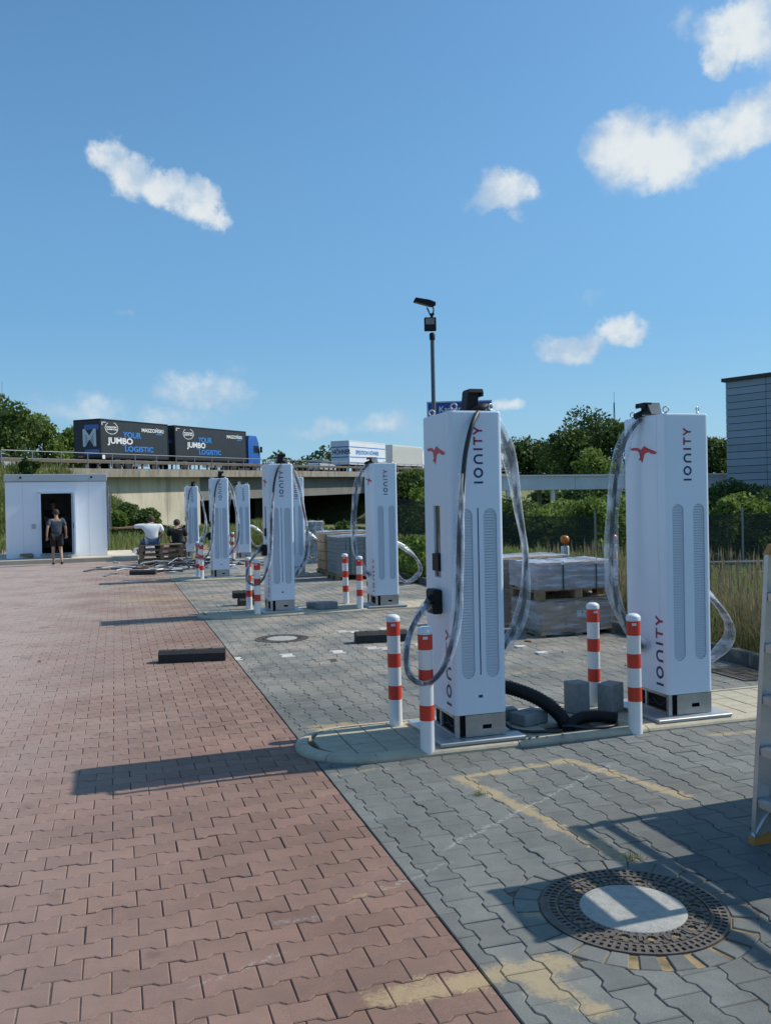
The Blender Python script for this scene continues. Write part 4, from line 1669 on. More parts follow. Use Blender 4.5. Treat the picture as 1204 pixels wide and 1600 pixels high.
def crumple(c, d, n, amp, seed, sag=.0):
    """box surface subdivided and crumpled like film around goods"""
    q = random.Random(seed)
    bm = bmesh.new()
    bmesh.ops.create_cube(bm, size=1)
    bmesh.ops.subdivide_edges(bm, edges=bm.edges, cuts=n, use_grid_fill=True)
    from mathutils import noise as mn
    for v in bm.verts:
        p = Vector((v.co.x * d[0], v.co.y * d[1], v.co.z * d[2]))
        nn = mn.noise_vector(p * 7 + Vector((seed, 0, 0))) * amp + mn.noise_vector(Vector((p.x * 3, p.y * 3, p.z * 26)) + Vector((0, seed, 0))) * amp * .6
        v.co = p + nn + Vector(c)
    bmesh.ops.recalc_face_normals(bm, faces=bm.faces)
    mb = MB()
    bm.verts.index_update()
    mb.add([v.co for v in bm.verts], [[v.index for v in f.verts] for f in bm.faces])
    bm.free()
    return mb


# front stack: lower wrapped cartons, a pallet, upper wrapped load
V0, U0 = 5.36, 9.98
t = empty('wrapped_goods', P(V0, U0, -.01), TH, 'lower film wrapped cartons torn open beside the far bollard, with a fragile label', 'wrapped goods', 'film wrapped goods behind the first island')
t.scale = (1, 1, .90)
q = random.Random(3)
for i in range(3):
    for j in range(2):
        MB().bbox((-.33 + i * .32, -.19 + j * .38, .27), (.312, .37, .40), .008).build('carton', M['cardboard'], t, (0, 0, q.gauss(0, .003)), (0, 0, q.gauss(0, .01)))
crumple((-.14, 0, .265), (.76, .84, .455), 9, .022, 2).build('film', M['film_thick'], t)
crumple((.38, .0, .29), (.26, .85, .43), 7, .022, 7).build('film', M['film_thick'], t)
MB().box((.06, -.395, .30), (.17, .003, .085)).build('fragile_label', M['label_w'], t)
gl = MB()
gl.hull([(.03, -.398, .33), (.07, -.398, .33), (.05, -.398, .305), (.03, -.399, .33), (.07, -.399, .33), (.05, -.399, .305)]).box((.05, -.398, .295), (.004, .002, .02)).box((.05, -.398, .283), (.026, .002, .004)).box((.0, -.398, .31), (.006, .002, .03)).box((.10, -.398, .31), (.03, .002, .004)).box((.10, -.398, .30), (.03, .002, .004))
gl.build('label_print', M['black'], t)
pallet(P(V0, U0, -.075), TH, 'pallet carrying the lower wrapped cartons, almost sunk under the film', L=1.08)
pallet(P(V0 + .0, U0, .432), TH + .01, 'weathered pallet between the lower cartons and the upper wrapped load', L=1.1)
t = empty('wrapped_goods', P(V0, U0, .576), TH, 'upper silvery film wrapped load with green straps, on top of the torn cartons', 'wrapped goods', 'film wrapped goods behind the first island')
t.scale = (1, 1, .92)
for i in range(3):
    for j in range(2):
        MB().bbox((-.345 + i * .345, -.19 + j * .38, .165), (.338, .37, .32), .008).build('carton', M['cardboard'], t, (0, 0, q.gauss(0, .003)))
crumple((.0, 0, .17), (1.09, .80, .355), 14, .014, 4).build('film', M['film_silver'], t)
for sx in (-.21, .24):
    s_b = MB()
    for (c, d) in (((sx, -.414, .17), (.016, .004, .37)), ((sx, 0, .362), (.016, .83, .004)), ((sx, .414, .17), (.016, .004, .37))):
        s_b.box(c, d)
    s_b.box((sx - .01, -.418, .335), (.05, .01, .035), 1)
    s_b.build('strap', [M['strap'], M['label_w']], t)
# rear stack
for zz, lab in ((-0.01, 'lower brown cartons of the stack behind the silvery load'), (.44, 'upper brown cartons of the stack behind the silvery load')):
    t = empty('wrapped_goods', P(V0 - .08, U0 + .98, zz), TH + .02, lab, 'wrapped goods', 'film wrapped goods behind the first island')
    for i in range(3):
        for j in range(2):
            MB().bbox((-.34 + i * .34, -.19 + j * .38, .23), (.332, .37, .44), .01).build('carton', M['cardboard'], t, (0, 0, q.gauss(0, .003)))
    crumple((.0, 0, .235), (1.05, .80, .465), 8, .015, 6 + zz).build('film', M['film_thick'], t)
    MB().box((-.535, .1, .235), (.004, .014, .48)).build('strap', M['strap'], t)

# pallet of grey paving blocks, every visible block its own piece
t = empty('block_stack', P(5.02, 18.85, .13), TH, 'strapped cube of grey paving blocks on a pallet beside the fourth charger', 'block stack')
bmh = MB().bbox((0, 0, 0), (.196, .105, .086), .004).mesh('paving_block', M['block'])
for k in range(9):
    for i in range(5):
        for j in range(8):
            if 0 < i < 4 and 0 < j < 7 and k < 8: continue
            obj_mesh('paving_block', bmh, t, (-.4 + i * .2 + q.gauss(0, .002), -.39 + j * .111, .044 + k * .0885), (0, 0, q.gauss(0, .012)))
for sx in (-.2, .2):
    MB().box((sx, -.446, .4), (.016, .003, .8)).build('strap', M['strap'], t)
crumple((0, 0, .815), (1.02, .9, .03), 8, .01, 12).build('film', M['film_thick'], t)
pallet(P(5.02, 18.85, -.012), TH, 'pallet under the strapped cube of grey paving blocks', L=1.05, W=.9)
t = empty('block_stack', P(5.07, 20.0, .13), TH, 'brown wrapped cube with white film top behind the grey block cube', 'block stack')
for k in range(4):
    for i in range(3):
        for j in range(2):
            MB().bbox((-.36 + i * .36, -.2 + j * .4, .11 + k * .21), (.352, .39, .2), .008).build('carton', M['cardboard'], t)
crumple((0, 0, .86), (1.1, .84, .05), 8, .014, 15).build('film', M['film_thick'], t)
pallet(P(5.07, 20.0, -.012), TH, 'pallet under the brown cube behind the grey blocks', L=1.1, W=.9)
for (v, u, z, sz, lab) in ((5.25, 24.4, 0, (.62, .7, .62), 'lower dark film covered crate at the foot of the tall weeds'), (5.2, 24.3, .66, (.6, .66, .5), 'upper crate with slanted film cover on the dark crate by the weeds')):
    t = empty('crate', P(v, u, z), TH, lab, 'crate', 'crates by the weeds')
    for k in range(4):
        MB().bbox((0, 0, sz[2] * (k + .5) / 4), (sz[0], sz[1], sz[2] / 4 - .008), .008).build('slat', M['block'], t)
    crumple((0, 0, sz[2] / 2), (sz[0] + .04, sz[1] + .04, sz[2] + .02), 6, .03, 20).build('film', M['film'], t)

# pallets used as a bench
for k, (dx, rz) in enumerate(((0, .05), (.03, .02), (-.02, .06), (.02, .04))):
    pallet(P(1.22 + dx, 26.2, .145 * k), TH - .0 + rz, ['bottom pallet of the bench stack where the man in white sits', 'second pallet from the ground in the bench stack', 'third pallet from the ground in the bench stack', 'top pallet of the bench stack, the seat itself'][k])

# pile of cut cable
mb = MB()
q = random.Random(9)
for k in range(190):
    a = q.uniform(0, 6.28)
    v = 2.0 + q.gauss(0, .95)
    u = 25.0 + q.gauss(0, .9) + (v - 2) * .2
    ln = q.uniform(.3, 1.1)
    hz = max(.012, .22 * math.exp(-((v - 2.1) ** 2 + (u - 25.3) ** 2) / .8) * q.random() + .015)
    p0 = P(v, u, hz)
    a2 = a + q.gauss(0, .5)
    p1 = p0 + Vector((math.cos(a), math.sin(a), q.uniform(-.02, .12))) * ln * .5
    p2 = p1 + Vector((math.cos(a2), math.sin(a2), 0)) * ln * .5
    p2.z = max(.012, hz * q.random())
    mb.tube([p0, p1, p2], q.choice([.012, .016, .022]), 5, mi=q.choice([0, 0, 1, 1, 2]))
tag(mb.build('cable_scraps', [M['cable'], M['galv'], M['label_w']]), 'heap of cut black and grey cable ends beside the pallet bench', 'cable scraps', kind='stuff')
mb = MB()
for k in range(26):
    a = q.gauss(2.2, .3)
    mb.tube([P(2.05 + q.gauss(0, .05), 25.55 + q.gauss(0, .05), .05), P(2.2 + q.gauss(0, .07), 25.7, .3), P(2.4 + q.gauss(0, .12), 25.9 + q.gauss(0, .1), .5 + q.gauss(0, .04))], .008, 4)
tag(mb.build('straw_bundle', mat('straw', (.55, .45, .25), .8)), 'pale yellow bundle of stripped wire standing out of the cable heap', 'wire bundle')
mb = MB()
for k in range(260):
    v = q.uniform(1.3, 5.7); u = q.choice([q.uniform(9, 12), q.uniform(12, 24), q.uniform(14.3, 19), q.uniform(6.6, 10)])
    s = q.uniform(.006, .022)
    p = P(v, u, .002)
    mb.hull([(p.x + q.uniform(-s, s), p.y + q.uniform(-s, s), q.uniform(0, s)) for _ in range(6)], q.choice([0, 0, 1, 2]))
tag(mb.build('gravel_crumbs', [M['block'], M['joint'], M['label_w']]), 'scattered crumbs of stone and mortar on the dusty paving', 'gravel', kind='stuff')
for (v, u, lab) in ((4.32, 9.05, 'scrap of pale film on the paving in front of the wrapped stack'), (4.35, 8.6, 'crumpled pale scrap nearer the first island'), (4.6, 9.4, 'small brown wood scrap at the foot of the cartons'), (1.62, 14.7, 'white paper scrap left of the second island bollards')):
    tag(crumple((0, 0, .012), (.12, .07, .016), 3, .012, v).build('scrap', M['label_w'] if 'wood' not in lab else M['wood'], None, P(v, u, 0), (0, 0, v * 3)), lab, 'scrap')

# ------------------------------------------------------------------ motorway bridge
br = empty('motorway_bridge', (0, 0, 0), 0, 'long weathered concrete motorway bridge over a dark underpass, trucks driving on it', 'bridge')


def bquad(mb, s0, s1, w0, w1, z0f, z1f, mi=0, dz0=0, dz1=0):
    """box along the bridge following the deck slope; z given relative to the deck"""
    vs = []
    for s in (s0, s1):
        for w_ in (w0, w1):
            for zz in (z0f, z1f):
                z = zz(s) if callable(zz) else deck_z(s) + zz
                vs.append(BP(s, w_, z))
    mb.add(vs, [(0, 1, 3, 2), (4, 6, 7, 5), (0, 4, 5, 1), (2, 3, 7, 6), (1, 5, 7, 3), (0, 2, 6, 4)], mi)
    return mb


s = -6.0
while s < 66:
    e = min(s + 12, 66)
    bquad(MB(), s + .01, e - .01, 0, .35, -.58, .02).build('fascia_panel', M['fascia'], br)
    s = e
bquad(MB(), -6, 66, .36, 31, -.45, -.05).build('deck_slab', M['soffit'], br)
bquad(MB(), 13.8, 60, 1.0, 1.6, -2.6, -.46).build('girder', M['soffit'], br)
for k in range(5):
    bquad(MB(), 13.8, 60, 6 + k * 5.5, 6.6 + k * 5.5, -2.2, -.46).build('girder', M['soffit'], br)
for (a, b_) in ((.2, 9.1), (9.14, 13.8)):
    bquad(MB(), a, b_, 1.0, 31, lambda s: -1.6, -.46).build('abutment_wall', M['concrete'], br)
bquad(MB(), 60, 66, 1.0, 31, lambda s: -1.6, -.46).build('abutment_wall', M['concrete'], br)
bquad(MB(), 13.8, 60, 30, 30.6, lambda s: -1.6, -.46).build('light_block_wall', M['soffit'], br)  # added wall closing the far end, keeps daylight out of the underpass
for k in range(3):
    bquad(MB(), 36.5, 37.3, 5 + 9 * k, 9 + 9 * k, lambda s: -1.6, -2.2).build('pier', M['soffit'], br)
# pedestrian railing: posts and rails
pm = MB().box((0, 0, .55), (.06, .06, 1.1)).mesh('post', M['galv'])
ang = math.atan2(BT.y, BT.x)
s = -9.0
while s < 150:
    obj_mesh('railing_post', pm, br, BP(s, .12, deck_z(s)), (0, 0, ang))
    s += 2.6
for z in (1.1, .62):
    mb = MB()
    mb.tube([BP(-9, .12, deck_z(-9) + z), BP(150, .12, deck_z(150) + z)], .04 if z > 1 else .025, 6)
    mb.build('railing_bar', M['galv'], br)
# steel guard rail behind
for (w_, nm) in ((1.3, 'crash barrier along the near edge of the motorway'), (15.2, 'crash barrier in the middle of the motorway')):
    t = empty('crash_barrier', (0, 0, 0), 0, 'rusty brown ' + nm, 'crash barrier', 'crash barriers on the motorway')
    for zc in (.60,):
        bquad(MB(), -40, 240, w_, w_ + .08, zc - .13, zc + .10).build('rail', M['brown_rail'], t)
    pm2 = MB().box((0, 0, .35), (.12, .12, .7)).mesh('post', M['brown_rail'])
    s = -9
    while s < 110 and w_ < 2:
        obj_mesh('post', pm2, t, BP(s, w_ + .15, deck_z(s)), (0, 0, ang))
        s += 1.3
mb = MB()
for k in range(-10, 60):
    bquad(mb, k * 5.0, k * 5.0 + 5.0, .5, 30.5, -.2, .0)
tag(mb.build('motorway_road', M['asphalt']), kind='structure')


# ------------------------------------------------------------------ lorries
def lframe(s, w_, kx=1.0):
    """Empty at road level; local x along travel, y away from us"""
    return BP(s, w_, deck_z(s))


SL = math.atan(.0193)


def lettering(txt, size, m_, parent, x, z, y=-.006, bold=.012, xs=1.0, name='lettering'):
    me, wd = text_mesh(txt, size, m_, bold, .003, xs)
    return obj_mesh(name, me, parent, (x, y, z), (R(90), 0, 0))


def wheel_mesh(r, wd):
    return MB().lathe([(r * .55, -wd / 2), (r * .95, -wd / 2), (r, -wd * .35), (r, wd * .35), (r * .95, wd / 2), (r * .55, wd / 2)], 20, axis=Matrix.Rotation(R(90), 3, 'X')).mesh('tyre', M['tyre'])


WH = wheel_mesh(.5, .3)
RIM = MB().lathe([(0.0001, -.05), (.28, -.12), (.29, .12), (.0001, .05)], 16, axis=Matrix.Rotation(R(90), 3, 'X')).mesh('rim', M['galv'])


def add_wheels(t, xs, W):
    for x in xs:
        for y in (.17, W - .17):
            o = obj_mesh('wheel', WH, t, (x, y, .5))
            obj_mesh('rim', RIM, o, (0, 0, 0))


def cargo_body(t, x0, x1, W, z0, z1, m_, trim, name='cargo_body'):
    MB().box(((x0 + x1) / 2, W / 2, (z0 + z1) / 2), (x1 - x0, W, z1 - z0)).build(name, m_, t)
    mb = MB()
    for x in (x0 + .05, x1 - .05):
        for y in (-.008, W + .008):
            mb.box((x, y, (z0 + z1) / 2), (.12, .02, z1 - z0))
    for z in (z0 + .05, z1 - .03):
        for y in (-.01, W + .01):
            mb.box(((x0 + x1) / 2, y, z), (x1 - x0, .024, .1))
        mb.box((x0 - .01, W / 2, z), (.02, W, .1))
    mb.build('edge_trim', trim, t)
    MB().box(((x0 + x1) / 2, W / 2, z0 - .14), (x1 - x0 - .3, .9, .24)).build('chassis', M['black'], t)
    MB().box(((x0 + x1) / 2, .12, z0 - .35), (3.2, .04, .5)).build('side_guard', M['galv'], t)


def cab(t, x, W, m_, top):
    # x = rear of the cab, cab faces +x
    sec = [(x, .75), (x + 2.25, .75), (x + 2.3, 1.4), (x + 2.25, 1.9), (x + 2.0, 2.95), (x + 1.6, top), (x + .2, top), (x, top - .5)]
    mb = MB()
    n = len(sec)
    mb.add([(a, .02, z) for a, z in sec] + [(a, W - .02, z) for a, z in sec], [tuple(range(n)), tuple(range(2 * n - 1, n - 1, -1))] + [(i, n + i, n + (i + 1) % n, (i + 1) % n) for i in range(n)])
    c = mb.build('cab', m_, t)
    MB().hull([(x + 1.0, .012, 1.9), (x + 2.12, .012, 1.9), (x + 1.95, .012, 2.6), (x + 1.0, .012, 2.65), (x + 1.0, .03, 1.9), (x + 2.12, .03, 1.9), (x + 1.95, .03, 2.6), (x + 1.0, .03, 2.65)]).build('side_window', M['glass'], t)
    MB().hull([(x + 2.27, .2, 1.95), (x + 2.27, W - .2, 1.95), (x + 2.03, .25, 2.9), (x + 2.03, W - .25, 2.9), (x + 2.2, .2, 1.95), (x + 2.2, W - .2, 1.95)]).build('windscreen', M['glass'], t)
    MB().box((x + 2.2, -.15, 2.25), (.12, .2, .6)).build('mirror', M['black'], t)
    MB().box((x + 1.2, W / 2, .6), (2.2, W - .1, .3)).build('bumper', M['black'], t)


Wt_ = 2.5
t = empty('cargo_truck', lframe(13.2, 3), ang, 'anthracite lorry with blue cab, YOUR JUMBO LOGISTIC on its side, pulling the trailer', 'truck')
t.rotation_euler = (0, -SL, ang)
cargo_body(t, 0, 11.8, Wt_, .95, 3.95, M['truck_dark'], M['black'])
cab(t, 12.25, Wt_, M['cab_blue'], 3.6)
add_wheels(t, (1.5, 9.5, 13.4), Wt_)


def fit(txt, m_, parent, x, z, wd, cap, y=-.018, bold=.016):
    me, w0 = text_mesh(txt, 1.0, m_, bold, .003)
    co = [v.co for v in me.vertices]
    x0, x1 = min(c.x for c in co), max(c.x for c in co)
    hh = .73
    for v in me.vertices:
        v.co.x = (v.co.x - x0) * wd / (x1 - x0)
        v.co.y = v.co.y * cap / hh
    return obj_mesh('lettering', me, parent, (x, y, z), (R(90), 0, 0))


def dark_print(t, A):
    """A: x and width of YOUR, JUMBO, LOGISTIC, haulier name; ring centre and half width"""
    fit('YOUR', M['blue'], t, A[0], 2.62, A[1], .47, bold=.03)
    fit('JUMBO', M['print_white'], t, A[2], 2.12, A[3], .47, bold=.028)
    fit('LOGISTIC', M['blue'], t, A[4], 1.55, A[5], .42, bold=.03)
    fit('MASZO\u0143SKI', M['print_white'], t, A[6], 3.18, A[7], .30, bold=.02)
    sx = A[9] / .5
    for (x, z, dx, m2) in ((A[6] + A[7] * .8, 3.04, A[7] * .3, 'blue'), (A[0] - .25 * sx, 2.60, .35 * sx, 'blue'), (A[4] - .02, 2.02, .35 * sx, 'blue'), (A[4] + A[5] * .7, 1.30, A[5] * .6, 'print_white')):
        MB().box((x, -.006, z), (dx, .006, .06)).build('stripe', M[m2], t)
    ring = MB()
    c = (A[8], 3.30)
    for i in range(32):
        if 6 <= i <= 10: continue
        a0, a1 = 2 * math.pi * i / 32, 2 * math.pi * (i + 1) / 32
        ring.add([(c[0] + r2 * sx * math.cos(a), -.007, c[1] + r2 * math.sin(a)) for a in (a0, a1) for r2 in (.44, .48)], [(0, 1, 3, 2)])
    ring.build('logo_ring', M['print_white'], t)
    fit('MASTER', M['print_white'], t, c[0] - .38 * sx, 3.32, .76 * sx, .11, bold=.05)
    fit('JUMBOS', M['print_white'], t, c[0] - .38 * sx, 3.15, .76 * sx, .11, bold=.05)
    cn = MB()
    for (x, z, dx, dz) in ((.28 * sx, 3.72, .3 * sx, .05), (.16 * sx, 3.62, .05 * sx, .25)):
        cn.box((x, -.006, z), (dx, .006, dz))
    cn.build('corner_mark', M['print_white'], t)


fd_ = MB().hull([(0, 0, 0), (.05, -.012, 0), (.1, 0, 0), (0, 0, 2.8), (.05, -.012, 2.8), (.1, 0, 2.8), (0, .01, 0), (.1, .01, 0), (0, .01, 2.8), (.1, .01, 2.8)]).mesh('curtain_fold', M['truck_dark'])
for q_, n_, st_ in ((t, 18, .64),):
    for k in range(n_):
        obj_mesh('curtain_fold', fd_, q_, (.3 + k * st_, .0015, 1.04))
dark_print(t, (3.5, 2.2, 1.75, 2.9, 3.6, 3.6, 8.3, 2.75, 2.05, .85))
MB().box((-.01, Wt_ / 2 - .2, 2.6), (.01, 1.5, .3)).build('rear_stripe', M['cab_blue'], t)
t2 = empty('truck_trailer', lframe(3.65, 3), ang, 'anthracite trailer with a large M on its rear doors, YOUR JUMBO LOGISTIC on its side', 'trailer')
t2.rotation_euler = (0, -SL, ang)
cargo_body(t2, 0, 8.6, Wt_, .95, 3.95, M['truck_dark'], M['black'])
for k in range(13):
    obj_mesh('curtain_fold', fd_, t2, (.3 + k * .63, .0015, 1.04))
dark_print(t2, (2.65, 2.3, .8, 3.05, 2.85, 3.65, 5.05, 2.9, 1.35, .80))
MB().box((9.1, Wt_ / 2, .75), (1.0, .12, .12)).build('drawbar', M['black'], t2)
add_wheels(t2, (2.0, 3.3, 6.8), Wt_)
mm, wd = text_mesh('M', 1.9, M['print_white'], .03, .003)
obj_mesh('lettering', mm, t2, (-.02, 1.75, 1.9), (R(90), 0, R(-90)))
for z in (3.35, 1.45):
    MB().box((-.012, .8, z), (.01, 1.4, .38)).build('rear_stripe', M['cab_blue'], t2)
MB().box((-.012, 1.9, 1.1), (.01, .5, .16)).build('number_plate', M['orange'], t2)
MB().box((.3, -.02, 1.05), (.3, .02, .3)).build('marker_plate', M['print_white'], t2)

# white lorry with trailer
t = empty('box_trailer', lframe(49.6, 3), ang, 'white box trailer with blue stripes and H\u00d6HNER on its rear', 'trailer')
t.rotation_euler = (0, -SL, ang)
cargo_body(t, 0, 12.0, Wt_, 1.05, 4.0, M['truck_white'], M['print_white'])
for z in (3.25, 1.98, 1.2):
    MB().box((6, -.012, z), (11.9, .01, .12)).build('stripe', M['blue'], t)
for z in (3.25, 1.98):
    MB().box((-.012, 1.25, z), (.01, 2.4, .14)).build('stripe', M['cab_blue'], t)
fit('SPEDITION H\u00d6HNER', M['blue'], t, 2.0, 2.35, 7.6, .52, y=-.015, bold=.03)
me, wd = text_mesh('H\u00d6HNER', .82, M['navy'], .02, .003, .72)
obj_mesh('lettering', me, t, (-.02, 2.3, 2.35), (R(90), 0, R(-90)))
add_wheels(t, (2.0, 3.4, 9.0), Wt_)
t = empty('container_truck', lframe(64.3, 3), ang, 'cream ribbed container lorry driving ahead of the white striped trailer', 'truck')
t.rotation_euler = (0, -SL, ang)
cargo_body(t, 0, 12.0, Wt_, 1.1, 3.95, M['truck_beige'], M['truck_beige'])
rb = MB().box((0, 0, 0), (.14, .05, 2.6)).mesh('rib', M['truck_beige'])
for k in range(38):
    obj_mesh('rib', rb, t, (.35 + k * .31, -.02, 2.5))
cab(t, 12.4, Wt_, M['truck_white'], 3.5)
add_wheels(t, (2.0, 3.4, 9.0, 13.4), Wt_)
t = empty('cream_truck', lframe(124, 3), ang, 'cream lorry with white cab between the foreground charger and its hanging cable, above the beam', 'truck')
t.rotation_euler = (0, -SL, ang)
cargo_body(t, 0, 17.5, Wt_, 1.0, 4.2, M['truck_beige'], M['print_white'])
cab(t, 18, Wt_, M['truck_white'], 3.9)
add_wheels(t, (2.0, 3.4, 14.0, 19.3), Wt_)


def car(s, w_, m_, label, loc=None, rz=None):
    t = empty('car', loc or lframe(s, w_), ang if rz is None else rz, label, 'car', 'cars beyond the site')
    prof = [(-2.1, .35), (2.1, .35), (2.15, .65), (1.9, .85), (1.0, .98), (.45, 1.42), (-1.0, 1.45), (-1.75, 1.0), (-2.12, .9)]
    W = 1.7
    def sec(pr, w2, name, mm, inset_=0):
        n = len(pr)
        mb = MB().add([(x, -w2 / 2, z) for x, z in pr] + [(x, w2 / 2, z) for x, z in pr], [tuple(range(n)), tuple(range(2 * n - 1, n - 1, -1))] + [(i, n + i, n + (i + 1) % n, (i + 1) % n) for i in range(n)])
        return mb.build(name, mm, t)
    sec([(-2.1, .3), (2.1, .3), (2.15, .65), (1.9, .86), (1.0, .97), (-1.75, 1.0), (-2.12, .9)], W, 'body', m_)
    sec([(.95, .96), (.42, 1.38), (-1.0, 1.40), (-1.65, .99)], W - .18, 'window', M['glass'])
    sec([(.45, 1.375), (.4, 1.43), (-.98, 1.455), (-1.05, 1.39)], W - .22, 'roof', m_)
    for x in (-1.3, 1.3):
        for y in (-.75, .75):
            o = obj_mesh('wheel', MB().lathe([(.31, -.1), (.31, .1)], 14, axis=Matrix.Rotation(R(90), 3, 'X')).mesh('wheel', M['tyre']), t, (x, y, .31))
    return t


car(-1.0, 9.0, M['car_silver'], 'silver car glinting behind the railing at the left end of the bridge')
car(41.5, 2.9, M['car_silver'], 'pale car seen over the crash barrier left of the white trailer')
car(160, 4, M['car_dark'], 'blue grey car roof on the motorway right of the cream lorry')
car(33, 9, M['car_dark'], 'dark car on the far lane between the two road trains')

# blue gantry sign
t = empty('motorway_sign', (9.6, 112, .55), R(-6), 'blue motorway sign reading Kamen, partly hidden by the foreground charger roof', 'sign')
MB().bbox((0, 0, 12.1), (8.2, .12, 3.2), .02).build('panel', M['sign_blue'], t)
bd = MB()
for z in (10.6, 13.6): bd.box((0, -.066, z), (8.0, .008, .08))
for x in (-4.0, 4.0): bd.box((x, -.066, 12.1), (.08, .008, 3.0))
bd.build('border', M['print_white'], t)
me, wd = text_mesh('Kamen', 1.05, M['print_white'], .012, .01)
obj_mesh('lettering', me, t, (-2.6, -.07, 12.35), (R(90), 0, 0))
me, wd = text_mesh('A 2', .8, M['print_white'], .012, .01)
obj_mesh('lettering', me, t, (-2.6, -.07, 11.0), (R(90), 0, 0))
ar = MB().box((1.7, -.07, 12.6), (.14, .01, 1.1)).hull([(1.35, -.066, 12.9), (2.05, -.066, 12.9), (1.7, -.066, 13.4), (1.35, -.075, 12.9), (2.05, -.075, 12.9), (1.7, -.075, 13.4)])
ar.build('arrow', M['print_white'], t)
for x in (-3.2, 3.2):
    MB().lathe([(.14, 0), (.12, 11)], 10, (x, .2, 0)).build('post', M['galv'], t)

# ------------------------------------------------------------------ pale beam bridge on the right
t = empty('beam_bridge', (0, 0, 0), 0, 'long pale concrete beam bridge on slender posts, right of the foreground charger', 'bridge')
Ba, Bb = Vector((9.2, 72.5, 0)), Vector((44, 86, 0))
Bd = (Bb - Ba).normalized()
Bn = Vector((-Bd.y, Bd.x, 0))
ba = math.atan2(Bd.y, Bd.x)
L = (Bb - Ba).length
for k in range(5):
    x0, x1 = k * L / 5 + .02, (k + 1) * L / 5 - .02
    zt = 3.62 - .0 * k
    mb = MB().box(((x0 + x1) / 2, 1.4, 2.98), (x1 - x0, 2.8, 1.15)).box(((x0 + x1) / 2, -.03, 3.60), (x1 - x0, .22, .12))
    mb.build('beam_panel', M['beam'], t, Ba, (0, 0, ba))
for x in (1.1, 5.4, 13.5, 20.5, 27.5, 34.5):
    for y in (.25, 2.4):
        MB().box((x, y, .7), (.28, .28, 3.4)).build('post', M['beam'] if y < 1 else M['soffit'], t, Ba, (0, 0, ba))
car(0, 0, M['car_silver'], 'pale parked van roof in the shade under the beam bridge', Vector((17.5, 78, -.9)), .1).scale = (1.3, 1.2, 1.45)

# ------------------------------------------------------------------ panel clad hall, far right
Ca = Vector((27.1, 70.0, 0))
Cd = Vector((.62, -.785, 0)).normalized()
ca = math.atan2(Cd.y, Cd.x)
t = empty('clad_hall', Ca, ca, 'tall windowless hall clad in blue grey horizontal panels, cut off by the right edge', 'building')
HH = 10.6
MB().box((15, 9.98, HH / 2 - .5), (29.9, 19.9, HH + 1)).build('core', M['roof_dark'], t)
rows, cols = 19, 9
ph, pw = HH / rows, 3.33
pmesh = MB().bbox((0, 0, 0), (pw - .03, .07, ph - .035), .012).mesh('panel', M['panel_grey'])
for i in range(rows):
    for j in range(cols):
        obj_mesh('panel', pmesh, t, (pw * (j + .5), -.04, ph * (i + .5)))
pm3 = MB().bbox((0, 0, 0), (.07, 3.3, ph - .035), .012).mesh('panel', M['panel_grey'])
for i in range(rows):
    for j in range(3):
        obj_mesh('panel', pm3, t, (-.0, 1.65 + 3.33 * j, ph * (i + .5)))
MB().box((15, 9.9, HH + .12), (30.4, 20.5, .28)).build('roof', M['roof_dark'], t)

# ------------------------------------------------------------------ lamp post with floodlight
t = empty('lamp_post', (1.27, 22.4, -.22), 0, 'slim grey lamp post with tilted lantern and square floodlight, rising behind the foreground charger', 'lamp post')
MB().lathe([(.085, 0), (.085, 1.2), (.06, 1.25), (.05, 6.0)], 14).build('pole', M['pole'], t)
MB().lathe([(.07, 5.96), (.075, 6.1), (.05, 6.14)], 12).build('collar', M['black'], t)
fl = MB().bbox((-.05, -.08, 6.34), (.30, .16, .33), .015, 0).build('floodlight', M['black'], t)
MB().box((-.055, -.163, 6.40), (.22, .006, .15)).build('floodlight_glass', M['galv'], t)
mb = MB().tube([(-.02, 0, 6.5), (.02, 0, 6.62)], .035, 8).tube([(-.06, 0, 6.60), (.06, 0, 6.62)], .03, 8).tube([(-.04, 0, 6.6), (-.12, 0, 6.78)], .018, 6).tube([(.03, 0, 6.62), (.05, 0, 6.72), (.02, 0, 6.84)], .018, 6)
mb.build('bracket', M['black'], t)
ax = Matrix.Rotation(R(16), 3, 'Y')
hb = MB().bbox((-.18, 0, 6.90), (.44, .22, .045), .012, 0, rot=None)
hd = MB()
hd.hull([(-.46, -.10, 6.93), (-.46, .10, 6.93), (-.40, -.11, 7.02), (-.40, .11, 7.02), (.0, -.10, 6.80), (.0, .10, 6.80), (.10, -.08, 6.84), (.10, .08, 6.84), (.10, -.08, 6.90), (.10, .08, 6.90), (-.05, -.11, 6.955), (-.05, .11, 6.955)])
hd.build('lantern', M['black'], t)
MB().hull([(-.42, -.08, 6.922), (-.42, .08, 6.922), (-.08, -.08, 6.818), (-.08, .08, 6.818), (-.42, -.08, 6.915), (-.42, .08, 6.915), (-.08, -.08, 6.810), (-.08, .08, 6.810)]).build('lens', M['galv'], t)

